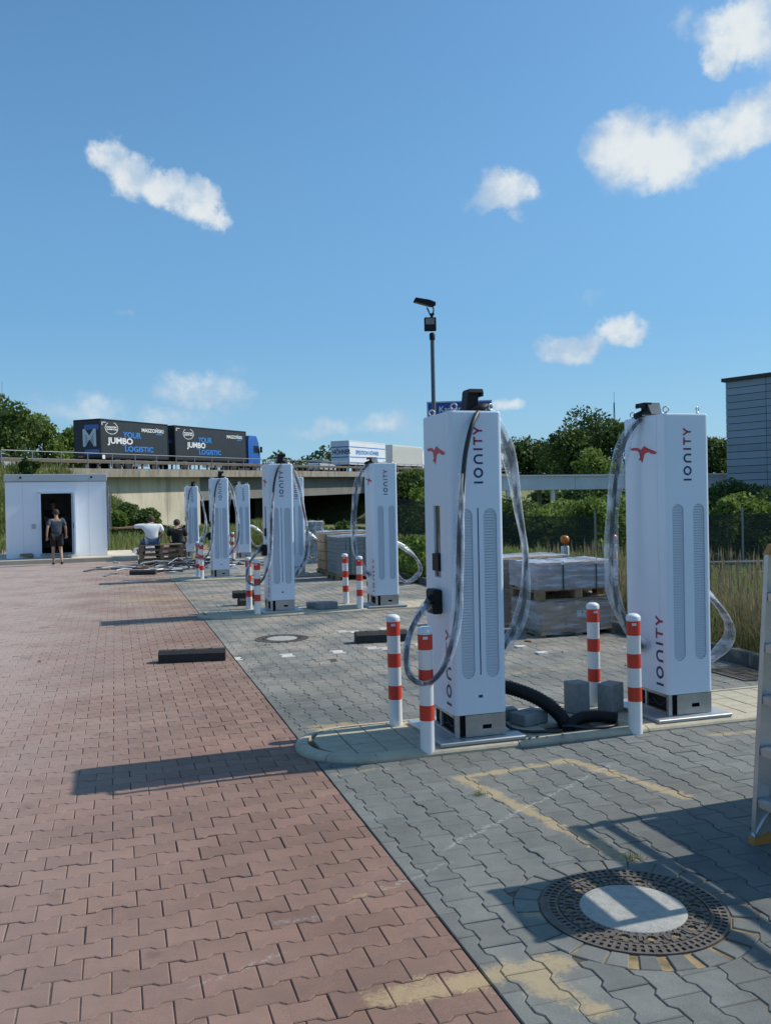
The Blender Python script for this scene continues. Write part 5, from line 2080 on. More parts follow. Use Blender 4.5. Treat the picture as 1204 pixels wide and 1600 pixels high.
# ------------------------------------------------------------------ white technical container
CF = Vector((-11.68, 27.18, 0))
ca2 = R(22)
LC, DC, HC_ = 2.98, 6.0, 2.50
t = empty('technical_container', CF, ca2, 'white flat roofed technical container with an open dark doorway, man walking towards it', 'container')
zb = .14
wl = MB()
dx0, dx1, dzt = 1.02, 1.92, zb + 2.0
for (a, b_, c, d) in ((0, dx0, zb, HC_), (dx1, LC, zb, HC_), (dx0, dx1, dzt, HC_), (dx0, dx1, zb, zb + .12)):
    wl.box(((a + b_) / 2, .04, (c + d) / 2), (b_ - a, .08, d - c))
wl.build('front_wall', M['container'], t)
wl = MB()
wl.box((.04, DC / 2 + .04, (zb + HC_) / 2), (.08, DC - .081, HC_ - zb)).box((LC - .04, DC / 2 + .04, (zb + HC_) / 2), (.08, DC - .081, HC_ - zb)).box((LC / 2, DC + .04, (zb + HC_) / 2), (LC, .08, HC_ - zb))
wl.build('wall', M['container'], t)
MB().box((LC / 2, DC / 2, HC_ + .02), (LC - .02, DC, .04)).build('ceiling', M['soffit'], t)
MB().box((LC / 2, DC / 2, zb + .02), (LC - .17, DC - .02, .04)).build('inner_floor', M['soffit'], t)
MB().bbox((LC / 2, DC / 2 + .03, HC_ + .13), (LC + .05, DC + .14, .22), .01).build('roof', M['cont_trim'], t)
for x in (.45, LC - .45):
    MB().lathe([(.035, 0), (.035, .02), (.02, .03)], 12, (x, -.035, HC_ + .14), axis=Matrix.Rotation(R(90), 3, 'X')).build('lifting_point', M['black'], t)
fm = MB()
for (x, z, dx, dz) in ((dx0 - .03, zb + 1.06, .06, 1.96), (dx1 + .03, zb + 1.06, .06, 1.96), ((dx0 + dx1) / 2, dzt + .03, dx1 - dx0 + .12, .06)):
    fm.box((x, -.02, z), (dx, .05, dz))
fm.build('door_frame', M['white'], t)
dd = MB().box((dx1 + .05, -.42, zb + 1.06), (.045, .80, 1.9)).build('door', M['container'], t)
dd.location = (0, 0, 0)
MB().box((dx1 + .02, -.75, zb + 1.0), (.03, .03, .16)).build('handle', M['black'], dd)
sm_ = MB()
for x in (.5, dx1 + .52):
    sm_.box((x, -.001, (zb + HC_) / 2), (.005, .004, HC_ - zb))
sm_.build('wall_seam', M['cont_trim'], t)
hg = MB()
for z in (.35, 1.1, 1.85):
    hg.lathe([(.018, -.05), (.018, .05)], 8, (dx1 + .045, -.05, zb + z))
hg.build('hinge', M['galv'], t)
MB().box(((dx0 + dx1) / 2, -.06, zb + .09), (dx1 - dx0 + .1, .12, .03)).build('door_sill', M['galv'], t)
MB().box((dx0 - .22, -.006, zb + .98), (.13, .03, .15)).build('switch_box', M['cont_trim'], t)
mb = MB()
mb.tube([(LC + .05, .02, zb + .3), (LC + .05, .02, HC_ - .15)], .03, 8).tube([(LC + .12, .05, zb + .8), (LC + .12, .05, HC_ - .15)], .02, 6)
for z in (.9, 1.6, 2.3): mb.box((LC + .04, .03, z), (.14, .05, .03))
mb.build('downpipe', M['galv'], t)
# cabinets inside the doorway
for x in (.6, 2.35):
    MB().bbox((x, 2.4, zb + .95), (.7, .8, 1.8), .01).build('cabinet', M['cont_trim'], t)
pd = empty('container_plinth', CF, ca2 - R(3), kind='structure')
MB().bbox((1.55, 1.2, .05), (4.6, 4.2, .17), .015).build('slab', M['concrete'], pd)
tag(MB().hull([(rnd.uniform(-.25, .25), rnd.uniform(-.1, .1), rnd.uniform(0, .17)) for _ in range(16)]).build('rubbish_heap', M['wood'], None, CF + Vector((.55, .15, .135)), (0, 0, ca2)),
    'small brown heap at the left foot of the white container', 'rubbish')
t = empty('plastic_sheeting', Vector((-8.0, 29.8, 0)), .3, 'crumpled white and pink plastic sheeting heaped right of the white container', 'plastic sheet')
crumple((0, 0, .13), (.9, .6, .3), 6, .12, 31).build('white_sheet', M['film_thick'], t)
crumple((.95, .1, .1), (.9, .6, .22), 6, .1, 33).build('pink_sheet', M['pink'], t)
crumple((.75, .4, .24), (1.3, .4, .12), 6, .1, 34).build('brown_sheet', M['cardboard'], t)

# ------------------------------------------------------------------ step ladder on the right edge
LF = Vector((1.722, 4.20, 0))
lv_ = Vector((.30, -.954, 0)).normalized()        # along the treads
la = math.atan2(lv_.y, lv_.x)
t = empty('step_ladder', LF, la, 'aluminium step ladder with deep ribbed treads and orange caps, cut off by the right edge', 'ladder')
# local: x along the treads (towards the camera), y to the right
HL = 1.38
WL = .44
lean = .105
for x, w2 in ((0, 1), (WL, 1)):
    mb = MB()
    # deep C-section stile, straight on the left edge
    mb.hull([(x - .004, .0, 0), (x + .004, .0, 0), (x - .004, .085, 0), (x + .004, .085, 0), (x - .004, lean, HL), (x + .004, lean, HL), (x - .004, lean + .085, HL), (x + .004, lean + .085, HL)])
    mb.hull([(x - .014, -.004, 0), (x + .014, -.004, 0), (x - .014, .0, 0), (x + .014, .0, 0), (x - .014, lean - .004, HL), (x + .014, lean - .004, HL), (x - .014, lean, HL), (x + .014, lean, HL)])
    mb.hull([(x - .014, .085, 0), (x + .014, .085, 0), (x - .014, .089, 0), (x + .014, .089, 0), (x - .014, lean + .085, HL), (x + .014, lean + .085, HL), (x - .014, lean + .089, HL), (x + .014, lean + .089, HL)])
    mb.build('stile', M['alu'], t)
    MB().hull([(x - .02, -.012, 0), (x + .02, -.012, 0), (x - .02, .10, 0), (x + .02, .10, 0), (x - .02, -.008, .03), (x + .02, -.008, .03), (x - .02, .098, .05), (x + .02, .098, .05)]).build('foot', M['orange'], t)
    MB().hull([(x - .02, lean - .01, HL), (x + .02, lean - .01, HL), (x - .02, lean + .10, HL), (x + .02, lean + .10, HL), (x - .015, lean + .02, HL + .05), (x + .015, lean + .02, HL + .05), (x - .015, lean + .08, HL + .05), (x + .015, lean + .08, HL + .05)]).build('cap', M['orange'], t)
    MB().tube([(x + .0, .0, .035), (x + .0, .13, .20)], .014, 6).build('brace', M['alu'], t)
for k in range(5):
    z = .215 + k * .245
    y0 = lean * z / HL
    mb = MB().box((WL / 2, y0 + .065, z), (WL - .01, .125, .006)).box((WL / 2, y0 + .003, z - .017), (WL - .01, .005, .034)).box((WL / 2, y0 + .127, z - .012), (WL - .01, .005, .026))
    for r2 in range(7):
        mb.box((WL / 2, y0 + .014 + r2 * .017, z + .0045), (WL - .01, .006, .004))
    mb.build('tread', M['alu'], t)
MB().bbox((WL / 2, lean + .16, HL + .02), (WL + .02, .30, .03), .006).build('top_platform', M['alu'], t)
for x in (0, WL):
    MB().tube([(x, .92, .02), (x, lean + .22, HL)], .02, 8).build('rear_leg', M['alu'], t)
    MB().tube([(x, .92, 0), (x, .918, .03)], .026, 8).build('foot', M['orange'], t)
MB().tube([(0, .75, .35), (WL, .75, .35)], .014, 6).build('rear_rung', M['alu'], t)

# work trestle just outside the frame whose shadow falls on the grey paving
t = empty('shadow_trestle', Vector((2.62, 5.02, 0)), la, 'aluminium work trestle beyond the right edge of the photo, casting the barred shadow', 'trestle')
for x in (-.02, 1.35):
    for y in (0, .5):
        MB().box((x, y, .83), (.05, .035, 1.66)).build('leg', M['alu'], t)
for (y, z, d) in ((0, 1.66, .05), (.5, 1.66, .05), (0, 1.50, .035), (0, .12, .03)):
    MB().box((.665, y, z), (1.45, .035, d)).build('rail', M['alu'], t)
MB().bbox((.72, .28, 1.0), (1.22, .5, .05), .008).build('work_platform', M['alu'], t)
MB().box((.665, .02, .78), (1.3, .012, 1.14)).build('shadow_board', M['alu'], t)

# ------------------------------------------------------------------ trees, bushes, grass
def at_px(x, D):
    """point on the ground at depth D in the direction of azimuth given by a photo column (used once, for laying out the far greenery)"""
    X = (x - 602) / FPX * D
    return Vector((X, D, float(ground_h(X, D))))


def z_px(y, x, D):
    return 1.67 + (784 - .0201 * (x - 602) - y) / FPX * D


TR = [  # column, depth, top row, radius, leaf, label
    (-40, 104, 612, 6.0, 'leaf_mid', 'tall leafy tree cut off by the left edge beyond the motorway'),
    (22, 100, 626, 4.4, 'leaf_mid', 'tall leafy tree with a rounded crown behind the left end of the railing'),
    (72, 108, 650, 4.0, 'leaf_light', 'lighter loose tree just left of the dark trailer'),
    (112, 112, 668, 3.2, 'leaf_light', 'small pale green tree touching the rear of the dark trailer'),
    (440, 225, 706, 8, 'leaf_dark', 'far tree right of the blue truck cab'),
    (480, 230, 712, 8, 'leaf_dark', 'far low tree between the blue cab and the white trailer'),
    (512, 220, 703, 7, 'leaf_dark', 'far tree touching the left edge of the white trailer'),
    (640, 235, 712, 9, 'leaf_dark', 'far tree behind the cream container lorry'),
    (700, 230, 700, 9, 'leaf_dark', 'far tree behind the foreground charger'),
    (765, 215, 702, 9, 'leaf_dark', 'far tree behind the roof line of the foreground charger'),
    (812, 185, 697, 7, 'leaf_dark', 'dark tree above the cab of the cream lorry'),
    (848, 190, 703, 7, 'leaf_dark', 'dark rounded tree left of the tallest tree'),
    (892, 122, 668, 5.0, 'leaf_mid', 'left lower shoulder tree of the tall dark clump above the beam bridge'),
    (928, 126, 644, 6.2, 'leaf_dark', 'tallest dark tree above the beam bridge, left of the ladder side charger'),
    (968, 120, 655, 4.8, 'leaf_mid', 'tree partly behind the hanging cable of the ladder side charger'),
    (930, 105, 706, 3.6, 'leaf_light', 'lower sunlit tree in front of the tallest dark tree'),
    (1020, 125, 672, 5.5, 'leaf_dark', 'tree hidden behind the ladder side charger'),
    (1075, 122, 680, 5.5, 'leaf_dark', 'tree behind the right shoulder of the ladder side charger'),
    (1126, 120, 678, 4.2, 'leaf_mid', 'tree squeezed between the ladder side charger and the clad hall'),
    (1240, 130, 690, 6, 'leaf_dark', 'tree behind the clad hall at the far right')]
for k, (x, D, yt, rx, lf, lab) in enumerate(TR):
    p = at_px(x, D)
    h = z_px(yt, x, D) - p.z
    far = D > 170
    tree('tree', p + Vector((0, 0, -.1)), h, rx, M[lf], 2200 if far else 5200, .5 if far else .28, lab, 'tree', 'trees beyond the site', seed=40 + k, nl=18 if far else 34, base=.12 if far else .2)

BU = [  # column, depth, top row, radius, leaf
    (640, 113, 742, 3.6, 'leaf_mid', 'large bush on the bank right of the underpass'), (660, 106, 762, 3.2, 'leaf_light', 'sunlit bush lower on the bank right of the underpass'),
    (625, 100, 792, 2.2, 'leaf_mid', 'small bush at the foot of the right abutment'), (655, 60, 800, 2.2, 'leaf_mid', 'bush behind the weeds left of the foreground charger'),
    (700, 50, 790, 2.4, 'leaf_mid', 'bush hidden behind the foreground charger'), (795, 44, 786, 1.9, 'leaf_mid', 'bush behind the net fence just right of the foreground charger'),
    (835, 40, 792, 1.6, 'leaf_light', 'bright low bush behind the hanging cable'), (868, 42, 783, 1.9, 'leaf_light', 'bright bush below the beam bridge posts'),
    (915, 38, 786, 1.5, 'leaf_light', 'bright bush above the right warning beacon'), (950, 40, 776, 1.8, 'leaf_light', 'bright bush left of the ladder side charger'),
    (1000, 44, 780, 2.2, 'leaf_mid', 'bush hidden behind the ladder side charger'), (1060, 44, 780, 2.2, 'leaf_mid', 'bush behind the right half of the ladder side charger'),
    (1135, 36, 772, 1.3, 'leaf_light', 'bright leafy bush behind the fence right of the ladder side charger'), (1172, 37, 768, 1.4, 'leaf_light', 'bright leafy bush in front of the clad hall'),
    (1215, 38, 765, 1.6, 'leaf_mid', 'bush cut off by the right edge in front of the hall'), (1150, 62, 752, 2.4, 'leaf_dark', 'dark bush against the foot of the clad hall'), (1195, 60, 750, 2.6, 'leaf_dark', 'dark bush under the right part of the clad hall'),
    (810, 66, 776, 2.2, 'leaf_mid', 'bush under the left end of the beam bridge'), (905, 92, 768, 4.0, 'leaf_dark', 'dark thicket in the shade behind the beam bridge'), (850, 96, 770, 4.2, 'leaf_mid', 'green thicket behind the beam bridge posts'),
    (960, 92, 766, 4.0, 'leaf_dark', 'dark thicket behind the beam bridge near the ladder side charger'), (1120, 92, 758, 4.0, 'leaf_dark', 'dark thicket between the charger and the hall'),
    (207, 48, 791, 1.35, 'leaf_mid', 'round dark green bush on the bank right of the container'), (228, 47, 797, 1.2, 'leaf_mid', 'second bush right of the round one on the bank'), (185, 46, 803, 1.0, 'leaf_light', 'small bush close to the container corner'),
    (246, 44, 828, .9, 'leaf_dark', 'low bush in front of the abutment wall'), (48, 55, 706, .8, 'leaf_dark', 'dark scrub beside the railing start above the container'),
    (640, 19.5, 838, .55, 'leaf_light', 'leafy green weed clump by the kerb right of the second island'), (655, 18.0, 834, .5, 'leaf_light', 'tall green weed clump left of the foreground charger'),
    (628, 21, 842, .6, 'leaf_mid', 'dark green weed clump behind the hanging connector loop'), (668, 20, 836, .6, 'leaf_mid', 'green weed clump partly behind the foreground charger'),
    (545, 31, 822, .8, 'leaf_mid', 'weed clump in front of the underpass above the grey blocks'), (500, 33, 826, .8, 'leaf_mid', 'weed clump in front of the underpass near the crates'), (470, 34, 832, .8, 'leaf_dark', 'weed clump behind the second island charger')]
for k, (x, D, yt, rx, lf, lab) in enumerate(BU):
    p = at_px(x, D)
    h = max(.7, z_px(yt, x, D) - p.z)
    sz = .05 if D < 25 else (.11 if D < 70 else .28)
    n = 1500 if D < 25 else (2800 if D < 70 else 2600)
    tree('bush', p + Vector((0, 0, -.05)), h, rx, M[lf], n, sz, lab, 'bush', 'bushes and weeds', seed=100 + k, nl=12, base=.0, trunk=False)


def scatter(n, fn):
    out = []
    while len(out) < n:
        p = fn()
        if p is not None:
            out.append(p)
    a = np.array(out)
    return a


def gz(xy):
    return np.stack([xy[:, 0], xy[:, 1], ground_h(xy[:, 0], xy[:, 1])], 1)


def region_site(v0, v1, u0_, u1, n, pw=1.0):
    v = v0 + (v1 - v0) * rng.random(n) ** pw
    u = u0_ + (u1 - u0_) * rng.random(n)
    kd = np.sin(v * 5.1 + 1.7 * np.sin(u * 1.9)) * np.sin(u * 3.3 + 2 * np.sin(v * 2.3)) + .5 * np.sin(u * 9.1 + v * 4)
    keep = rng.random(n) < np.clip(.55 + .55 * kd, .12, 1)
    v, u = v[keep], u[keep]
    return gz(np.stack([v * VV.x + u * UU.x, v * VV.y + u * UU.y], 1))


# dry tall grass right behind the dark kerb
p = region_site(6.05, 7.4, 5.0, 12.0, 9500, 1.2)
blades('dry_grass', p, rng.uniform(.25, 1.0, len(p)) * (.8 + .2 * np.sin(p[:, 1] * 3)), .0030, M['grass_dry'], head=True, lean=.24, label='tall dry straw coloured grass behind the dark kerb', cat='grass')
p = region_site(6.0, 8.2, 5.0, 24, 30000)
blades('verge_grass', p, rng.uniform(.15, .62, len(p)), .006, M['grass_green'], lean=.3, label='green verge grass between the kerb and the fence', cat='grass')
p = region_site(7.4, 15, 6, 34, 26000)
blades('meadow_grass', p, rng.uniform(.2, .7, len(p)), .010, M['grass_green'], head=True, lean=.2, label='rough meadow grass in front of the net fence', cat='grass')
p = region_site(4.9, 6.4, 27, 35, 3500)
blades('weeds', p, rng.uniform(.3, 1.1, len(p)), .010, M['grass_green'], head=True, lean=.2, label='tall seeding weeds in front of the dark underpass', cat='grass')
# bank grass, left of the underpass
n = 42000
s_a = rng.uniform(-22, 10, n)
w_a = -rng.random(n) ** .8 * 10 + 1
xy = np.stack([B0.x + BT.x * s_a + BN.x * w_a, B0.y + BT.y * s_a + BN.y * w_a], 1)
p = gz(xy)
p = p[(p[:, 2] > .02)]
blades('bank_grass', p, rng.uniform(.2, .65, len(p)), .028, M['grass_green'], lean=.3, label='long green and yellow grass on the motorway bank', cat='grass')
n = 16000
xy = np.stack([rng.uniform(-19, -6.3, n), rng.uniform(33, 60, n)], 1)
p = gz(xy)
blades('field_grass', p, rng.uniform(.15, .55, len(p)), .018, M['grass_green'], lean=.3, label='rough grass between the container and the abutment wall', cat='grass')
n = 16000
s_a = rng.uniform(58, 84, n)
w_a = -rng.random(n) * 11 + .5
xy = np.stack([B0.x + BT.x * s_a + BN.x * w_a, B0.y + BT.y * s_a + BN.y * w_a], 1)
p = gz(xy)
blades('bank_grass', p, rng.uniform(.3, .8, len(p)), .035, M['grass_green'], lean=.3, label='sunlit grass on the bank right of the underpass', cat='grass')
n = 14000
xy = np.stack([rng.uniform(1, 42, n), rng.uniform(34, 100, n)], 1)
p = gz(xy)
blades('field_grass', p, rng.uniform(.25, .8, len(p)), .035, M['grass_green'], lean=.25, label='grass between the net fence and the beam bridge', cat='grass')
# small tufts growing in paving joints
for (v, u, lab) in ((2.25, 3.55, 'tiny grass tuft growing beside the foreground manhole'), (1.93, 4.62, 'tiny dry tuft near the sand line')):
    n = 60
    q_ = np.stack([rng.normal(0, .018, n), rng.normal(0, .018, n), np.zeros(n)], 1) + np.array(P(v, u, -.005))
    o = blades('grass_tuft', q_, rng.uniform(.015, .045, n), .0012, M['grass_green'], lean=.6, label=lab, cat='grass')

# ------------------------------------------------------------------ net fence, low railing, beacons, masts
net = bpy.data.materials.new('shade_net')
net.use_nodes = True
g = G(net.node_tree)
b = g.n['Principled BSDF']
b.inputs['Base Color'].default_value = (.012, .02, .018, 1)
b.inputs['Roughness'].default_value = .8
tr = g.n.new('ShaderNodeBsdfTransparent')
mx = g.n.new('ShaderNodeMixShader')
oc = g.n.new('ShaderNodeTexCoord').outputs['Object']
g.l.new(g.ss(g.noise(oc, 1.6, 4, .6), .3, .7, .55, .82), mx.inputs[0])
g.l.new(tr.outputs[0], mx.inputs[1]); g.l.new(b.outputs[0], mx.inputs[2])
g.l.new(mx.outputs[0], g.n['Material Output'].inputs[0])
fe = empty('net_fence', (0, 0, 0), 0, 'dark green bar fence hung with shade netting behind the meadow', 'fence')
x = -.4
fm_post = MB().box((0, 0, 1.1), (.06, .06, 2.2)).mesh('fence_post', M['galv'])
k = 0
while x < 19:
    z0 = float(ground_h(x, 30.0))
    z1 = float(ground_h(x + 2.5, 30.3))
    obj_mesh('fence_post', fm_post, fe, (x, 30, z0))
    mb = MB()
    for j in range(int(2.42 / .06)):
        f_x = x + .05 + j * .06
        zz = z0 + (z1 - z0) * (j * .06) / 2.5
        mb.box((f_x, 29.96, zz + 1.0), (.006, .006, 2.0))
    for j in range(10):
        mb.add([(x + .04, 29.955, z0 + .05 + j * .21), (x + 2.46, 29.955, z1 + .05 + j * .21), (x + 2.46, 29.955, z1 + .065 + j * .21), (x + .04, 29.955, z0 + .065 + j * .21)], [(0, 1, 2, 3)])
    o = mb.build('bar_mesh', M['dark_fence'], fe, kind='stuff')
    if k not in (3,):
        MB().add([(x + .04, 30.02, z0 + .03), (x + 2.46, 30.02, z1 + .03), (x + 2.46, 30.02, z1 + 1.98), (x + .04, 30.02, z0 + 1.98)], [(0, 1, 2, 3)]).build('shade_netting', net, fe)
    x += 2.5
    k += 1

t = empty('low_railing', (0, 0, 0), 0, 'low grey metal railing behind the dry grass at the right edge', 'railing')
a0, a1 = Vector((3.9, 11.6, -.02)), Vector((6.4, 11.0, -.02))
MB().tube([a0 + Vector((0, 0, .80)), a1 + Vector((0, 0, .84))], .022, 8).build('handrail', M['galv'], t)
MB().tube([a0 + Vector((0, 0, .30)), a1 + Vector((0, 0, .30))], .015, 6).build('lower_rail', M['galv'], t)
bal = MB().box((0, 0, .42), (.014, .014, .80)).mesh('baluster', M['galv'])
for j in range(24):
    obj_mesh('baluster', bal, t, a0.lerp(a1, j / 23))


def beacon(x, y, label):
    z = float(ground_h(x, y))
    t = empty('warning_beacon', (x, y, z), .1, label, 'warning beacon', 'white warning beacons behind the wrapped goods')
    MB().bbox((0, 0, .47), (.13, .05, .94), .02).build('post', M['bollard_w'], t)
    MB().box((0, -.028, .50), (.05, .008, .62)).build('groove', M['galv'], t)
    MB().bbox((0, 0, .02), (.4, .3, .06), .01).build('foot', M['rubber'], t)
    MB().lathe([(.05, .94), (.055, .96), (.05, .975)], 12).build('lamp_base', M['black'], t)
    MB().lathe([(.045, .975), (.068, 1.0), (.07, 1.06), (.05, 1.09), (.0001, 1.10)], 14).build('lamp', M['amber'], t)


beacon(2.83, 14.0, 'left white warning beacon with orange lamp above the wrapped goods')
beacon(3.62, 14.1, 'right white warning beacon with orange lamp beside the hanging cable')
for (x, y, h, lab) in ((-129, 300, 42, 'thin lattice mast at the far left horizon'), (86, 330, 38, 'thin antenna mast above the trees left of the ladder side charger')):
    t = empty('radio_mast', (x, y, -1), 0, lab, 'mast')
    mb = MB()
    for sx, sy in ((-1, 0), (.5, .87), (.5, -.87)):
        mb.tube([(sx * .8, sy * .8, 0), (sx * .15, sy * .15, h)], .12, 4)
    mb.tube([(0, 0, h - 3), (0, 0, h + 4)], .07, 4)
    mb.build('lattice', M['galv'], t)
    MB().box((0, 0, h * .82), (2.2, .2, .25)).build('crossarm', M['galv'], t)


# ------------------------------------------------------------------ people
def skin(name, V, E_, Rr, m_, parent, sub=2):
    me = bpy.data.meshes.new(name)
    me.from_pydata(V, E_, [])
    o = bpy.data.objects.new(name, me)
    COL.objects.link(o)
    md = o.modifiers.new('s', 'SKIN')
    sv = me.skin_vertices[0].data if me.skin_vertices else None
    if sv is None:
        bpy.context.view_layer.objects.active = o
        bm = bmesh.new(); bm.from_mesh(me); bm.verts.layers.skin.verify(); bm.to_mesh(me); bm.free()
        sv = me.skin_vertices[0].data
    for i, r in enumerate(Rr):
        sv[i].radius = r if isinstance(r, tuple) else (r, r)
        sv[i].use_root = (i == 0)
    md.use_smooth_shade = True
    md.branch_smoothing = .4
    ss = o.modifiers.new('u', 'SUBSURF')
    ss.levels = ss.render_levels = sub
    bpy.context.view_layer.update()
    m2 = bpy.data.meshes.new_from_object(o.evaluated_get(bpy.context.evaluated_depsgraph_get()))
    bpy.data.objects.remove(o)
    m2.materials.clear()
    m2.materials.append(m_)
    m2.polygons.foreach_set('use_smooth', [True] * len(m2.polygons))
    return obj_mesh(name, m2, parent)


def person(loc, rz, J, label, shirt, trousers, shorts, hairm, sleeve=.8, scale=1.0, shoe=None):
    """J: joint positions; local +y is where the person faces. One continuous body, clothes over it."""
    t = empty('person', loc, rz, label, 'person')
    t.scale = (scale,) * 3
    g_ = lambda k: Vector(J[k])
    names = ['pelvis', 'waist', 'chest', 'neck', 'chin', 'head', 'crown']
    V = [g_(k) for k in names]
    Rr = [(.125, .10), (.115, .085), (.15, .10), .052, .062, (.078, .09), .055]
    E_ = [(i, i + 1) for i in range(6)]

    def chain(keys, rad, start):
        prev = start
        for k, r in zip(keys, rad):
            V.append(g_(k)); Rr.append(r); E_.append((prev, len(V) - 1)); prev = len(V) - 1
    for s_ in 'LR':
        chain(['sh' + s_, 'el' + s_, 'wr' + s_, 'ha' + s_, 'fi' + s_], [.052, .040, .027, (.036, .018), (.022, .012)], 2)
    for s_ in 'LR':
        chain(['hip' + s_, 'kn' + s_, 'an' + s_, 'to' + s_], [.082, .056, .036, .034], 0)
    body = skin('body', V, E_, Rr, M['skin'], t)
    # fingers and thumb at each hand
    for s_ in 'LR':
        ha, fi = g_('ha' + s_), g_('fi' + s_)
        d = (fi - ha).normalized()
        sd = d.cross(Vector((0, 1, .2))).normalized()
        mb = MB()
        for q in range(4):
            b0 = ha + sd * (-.024 + .016 * q) + d * .02
            ln = (.06, .072, .068, .052)[q]
            mb.tube([b0, b0 + d * ln * .55, b0 + d * ln + Vector((0, .012, 0))], .0085, 6)
        mb.tube([ha + sd * .028, ha + sd * .045 + d * .03, ha + sd * .048 + d * .055], .0095, 6)
        mb.build('fingers', M['skin'], t)
    # face
    hd = g_('head')
    fd = Vector(J.get('face', (0, 1, 0))).normalized()
    sdv = fd.cross(Vector((0, 0, 1))).normalized()
    mb = MB()
    mb.hull([hd + fd * .088 + Vector((0, 0, .02)), hd + fd * .118 + Vector((0, 0, -.022)), hd + fd * .085 + sdv * .018 + Vector((0, 0, -.028)), hd + fd * .085 - sdv * .018 + Vector((0, 0, -.028)), hd + fd * .07])
    for e in (-1, 1):
        c = hd + sdv * e * .082 + Vector((0, 0, -.005))
        mb.hull([c + fd * a + Vector((0, 0, b_)) + sdv * e * k for a, b_, k in ((-.018, .028, .008), (.014, .03, 0), (.008, -.03, 0), (-.012, -.028, .006), (0, 0, .014), (-.004, 0, -.01))])
    mb.build('nose_and_ears', M['skin'], t)
    mb = MB()
    for e in (-1, 1):
        mb.lathe([(.0001, -.006), (.009, 0), (.0001, .006)], 8, hd + fd * .083 + sdv * e * .032 + Vector((0, 0, .012)))
    mb.box(hd + fd * .083 + Vector((0, 0, -.05)), (.04, .012, .008))
    mb.build('eyes_and_mouth', M['hair'], t)
    # hair: a cap over the skull, open at the face
    bm = bmesh.new()
    bmesh.ops.create_icosphere(bm, subdivisions=3, radius=1)
    dead = [v for v in bm.verts if v.co.y > .25 and v.co.z < .55 or v.co.z < -.72 or (abs(v.co.x) > .75 and v.co.z < -.1 and v.co.y > -.1)]
    bmesh.ops.delete(bm, geom=dead, context='VERTS')
    zq = Vector((0, 1, 0)).rotation_difference(fd)
    for v in bm.verts:
        k = 1 + .05 * math.sin(v.co.x * 17 + v.co.z * 11) * math.cos(v.co.y * 13)
        v.co = hd + Vector((0, -.004, .022)) + zq @ Vector((v.co.x * .093 * k, v.co.y * .112 * k, v.co.z * .108 * k))
    hm = bpy.data.meshes.new('hair')
    bm.to_mesh(hm); bm.free()
    hm.polygons.foreach_set('use_smooth', [True] * len(hm.polygons))
    hm.materials.append(hairm)
    obj_mesh('hair', hm, t)
    # shirt
    V2 = [g_('pelvis') + Vector((0, 0, -.02)), g_('waist'), g_('chest'), g_('neck').lerp(g_('chest'), .35)]
    R2 = [(.165, .135), (.168, .130), (.198, .135), .09]
    E2 = [(0, 1), (1, 2), (2, 3)]
    for s_ in 'LR':
        a = g_('sh' + s_); e_ = g_('el' + s_)
        V2 += [a, a.lerp(e_, sleeve)]
        R2 += [.080, .070]
        E2 += [(2, len(V2) - 2), (len(V2) - 2, len(V2) - 1)]
    skin('shirt', V2, E2, R2, shirt, t)
    V3 = [g_('pelvis') + Vector((0, 0, -.01))]
    R3 = [(.15, .122)]
    E3 = []
    for s_ in 'LR':
        hp, kn, an = g_('hip' + s_), g_('kn' + s_), g_('an' + s_)
        V3 += [hp, hp.lerp(kn, .85 if shorts else 1.0)]
        R3 += [.112, .105 if shorts else .075]
        b0 = len(V3) - 2
        E3 += [(0, b0), (b0, b0 + 1)]
        if not shorts:
            V3.append(kn.lerp(an, .92)); R3.append(.058); E3.append((b0 + 1, b0 + 2))
    skin('shorts' if shorts else 'trousers', V3, E3, R3, trousers, t)
    for s_ in 'LR':
        an, to = g_('an' + s_), g_('to' + s_)
        d = (to - an)
        skin('shoe', [an + Vector((0, -.02, -.045)), an.lerp(to, .5) + Vector((0, 0, -.02)), to + Vector((0, .02, -.005))], [(0, 1), (1, 2)], [(.046, .05), (.048, .036), (.04, .026)], shoe or M['cloth_black'], t, 1)
    return t


base = dict(pelvis=(0, 0, .93), waist=(0, 0, 1.08), chest=(0, .0, 1.32), neck=(0, .01, 1.47), chin=(0, .02, 1.54), head=(0, .03, 1.61), crown=(0, .025, 1.69),
            shL=(-.19, 0, 1.40), elL=(-.26, -.03, 1.13), wrL=(-.27, .06, .90), haL=(-.27, .09, .83), fiL=(-.265, .11, .75),
            shR=(.19, 0, 1.40), elR=(.26, -.03, 1.13), wrR=(.27, .04, .90), haR=(.27, .07, .83), fiR=(.265, .08, .75),
            hipL=(-.095, 0, .88), knL=(-.10, .10, .49), anL=(-.10, .04, .09), toL=(-.11, .17, .035),
            hipR=(.095, 0, .88), knR=(.11, .02, .48), anR=(.12, -.20, .12), toR=(.125, -.09, .035))
# man walking to the container, seen from behind
J = dict(base)
J.update(elL=(-.27, -.12, 1.15), wrL=(-.29, -.10, .92), haL=(-.29, -.09, .85), fiL=(-.285, -.08, .77), elR=(.27, .02, 1.13), wrR=(.29, .16, .95), haR=(.29, .19, .88), fiR=(.285, .21, .80),
         head=(0, .05, 1.60), crown=(0, .05, 1.68))
person(Vector((-9.72, 26.1, 0)), R(25), J, 'man in grey blue shirt and dark shorts walking away from us to the container door', M['shirt_blue'], M['cloth_black'], True, M['hair'], scale=.955)
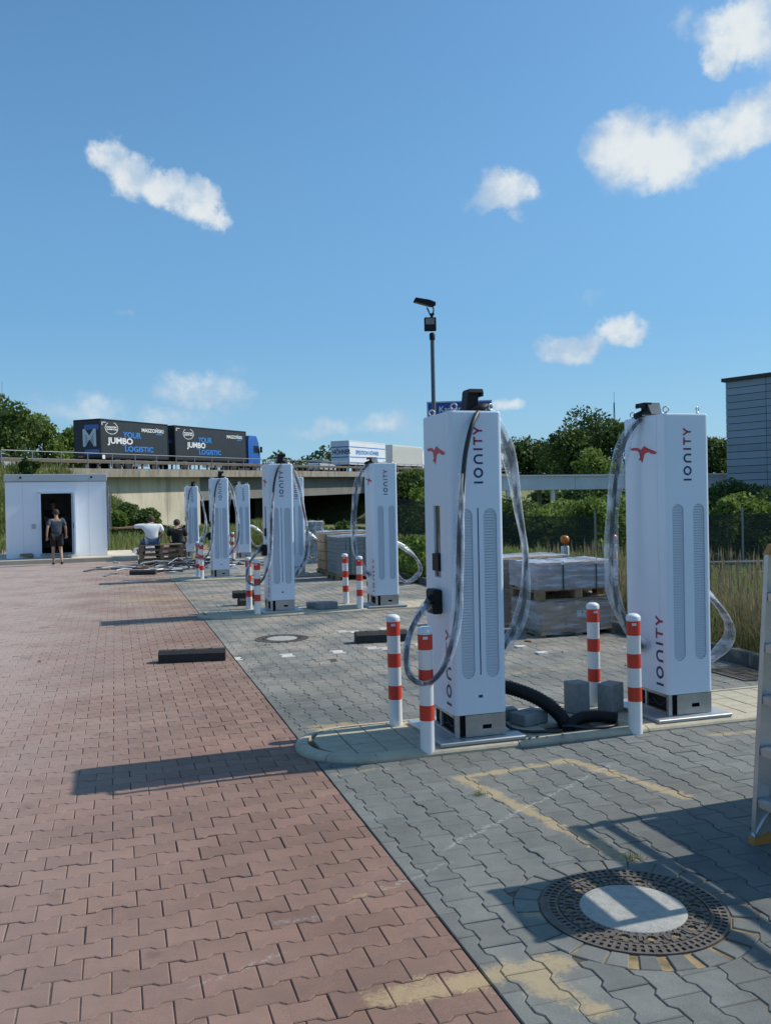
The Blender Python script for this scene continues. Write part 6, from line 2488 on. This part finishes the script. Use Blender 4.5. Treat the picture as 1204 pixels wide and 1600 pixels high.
# man inside the container, facing out
J = dict(base)
J.update(elR=(.25, .08, 1.14), wrR=(.16, .26, 1.02), haR=(.12, .31, .98), fiR=(.08, .37, .94))
cR = Matrix.Rotation(R(22), 3, 'Z')
person(CF + cR @ Vector((1.42, 1.35, .18)), R(22 + 165), J, 'man in dark clothes standing inside the dim container doorway, facing out', M['cloth_black'], M['cloth_black'], False, M['hair'], scale=1.0)
# man in white T-shirt sitting on the pallets, back to us, pointing left
SH = .60
J = dict(pelvis=(0, 0, .11), waist=(0, .0, .26), chest=(0, .03, .48), neck=(0, .09, .60), chin=(0, .13, .64), head=(0, .155, .70), crown=(0, .165, .78),
         shL=(-.20, .03, .55), elL=(-.46, .10, .50), wrL=(-.70, .14, .49), haL=(-.77, .15, .49), fiL=(-.85, .16, .495),
         shR=(.20, .03, .55), elR=(.25, .02, .28), wrR=(.22, .22, .16), haR=(.21, .28, .14), fiR=(.20, .35, .12),
         hipL=(-.11, .02, .08), knL=(-.17, .46, .06), anL=(-.17, .50, -.36), toL=(-.18, .64, -.42),
         hipR=(.11, .02, .08), knR=(.16, .46, .06), anR=(.17, .50, -.36), toR=(.18, .64, -.42), face=(-.3, 1, 0))
person(P(.98, 26.02, SH), TH + .05, J, 'man in white T-shirt and jeans sitting on the pallets with his left arm pointing left', M['shirt_white'], M['denim'], False, M['hair'], scale=1.0).scale = (1.2, 1.12, .97)
J = dict(J)
J.update(elL=(-.24, .05, .30), wrL=(-.18, .26, .20), haL=(-.16, .32, .18), fiL=(-.13, .38, .17), face=(.2, 1, 0), anL=(-.17, .52, -.30), toL=(-.18, .66, -.34), anR=(.17, .52, -.30), toR=(.18, .66, -.34))
person(P(1.78, 27.5, .36), TH - .1, J, 'person with dark hair in black top sitting low beside the man in white', M['cloth_black'], M['cloth_black'], False, M['hair'], scale=1.1)
t = empty('crate', P(1.78, 27.52, 0), TH, 'dark low crate under the person in black', 'crate')
for k in range(3):
    MB().bbox((0, 0, .055 + k * .115), (.5, .4, .105), .008).build('slat', M['wood'], t)
for a, b_ in ((-.25, -.2), (.25, -.2), (-.25, .2), (.25, .2)):
    MB().box((a * .93, b_ * 1.03, .17), (.05, .02, .33)).build('corner_post', M['wood'], t)
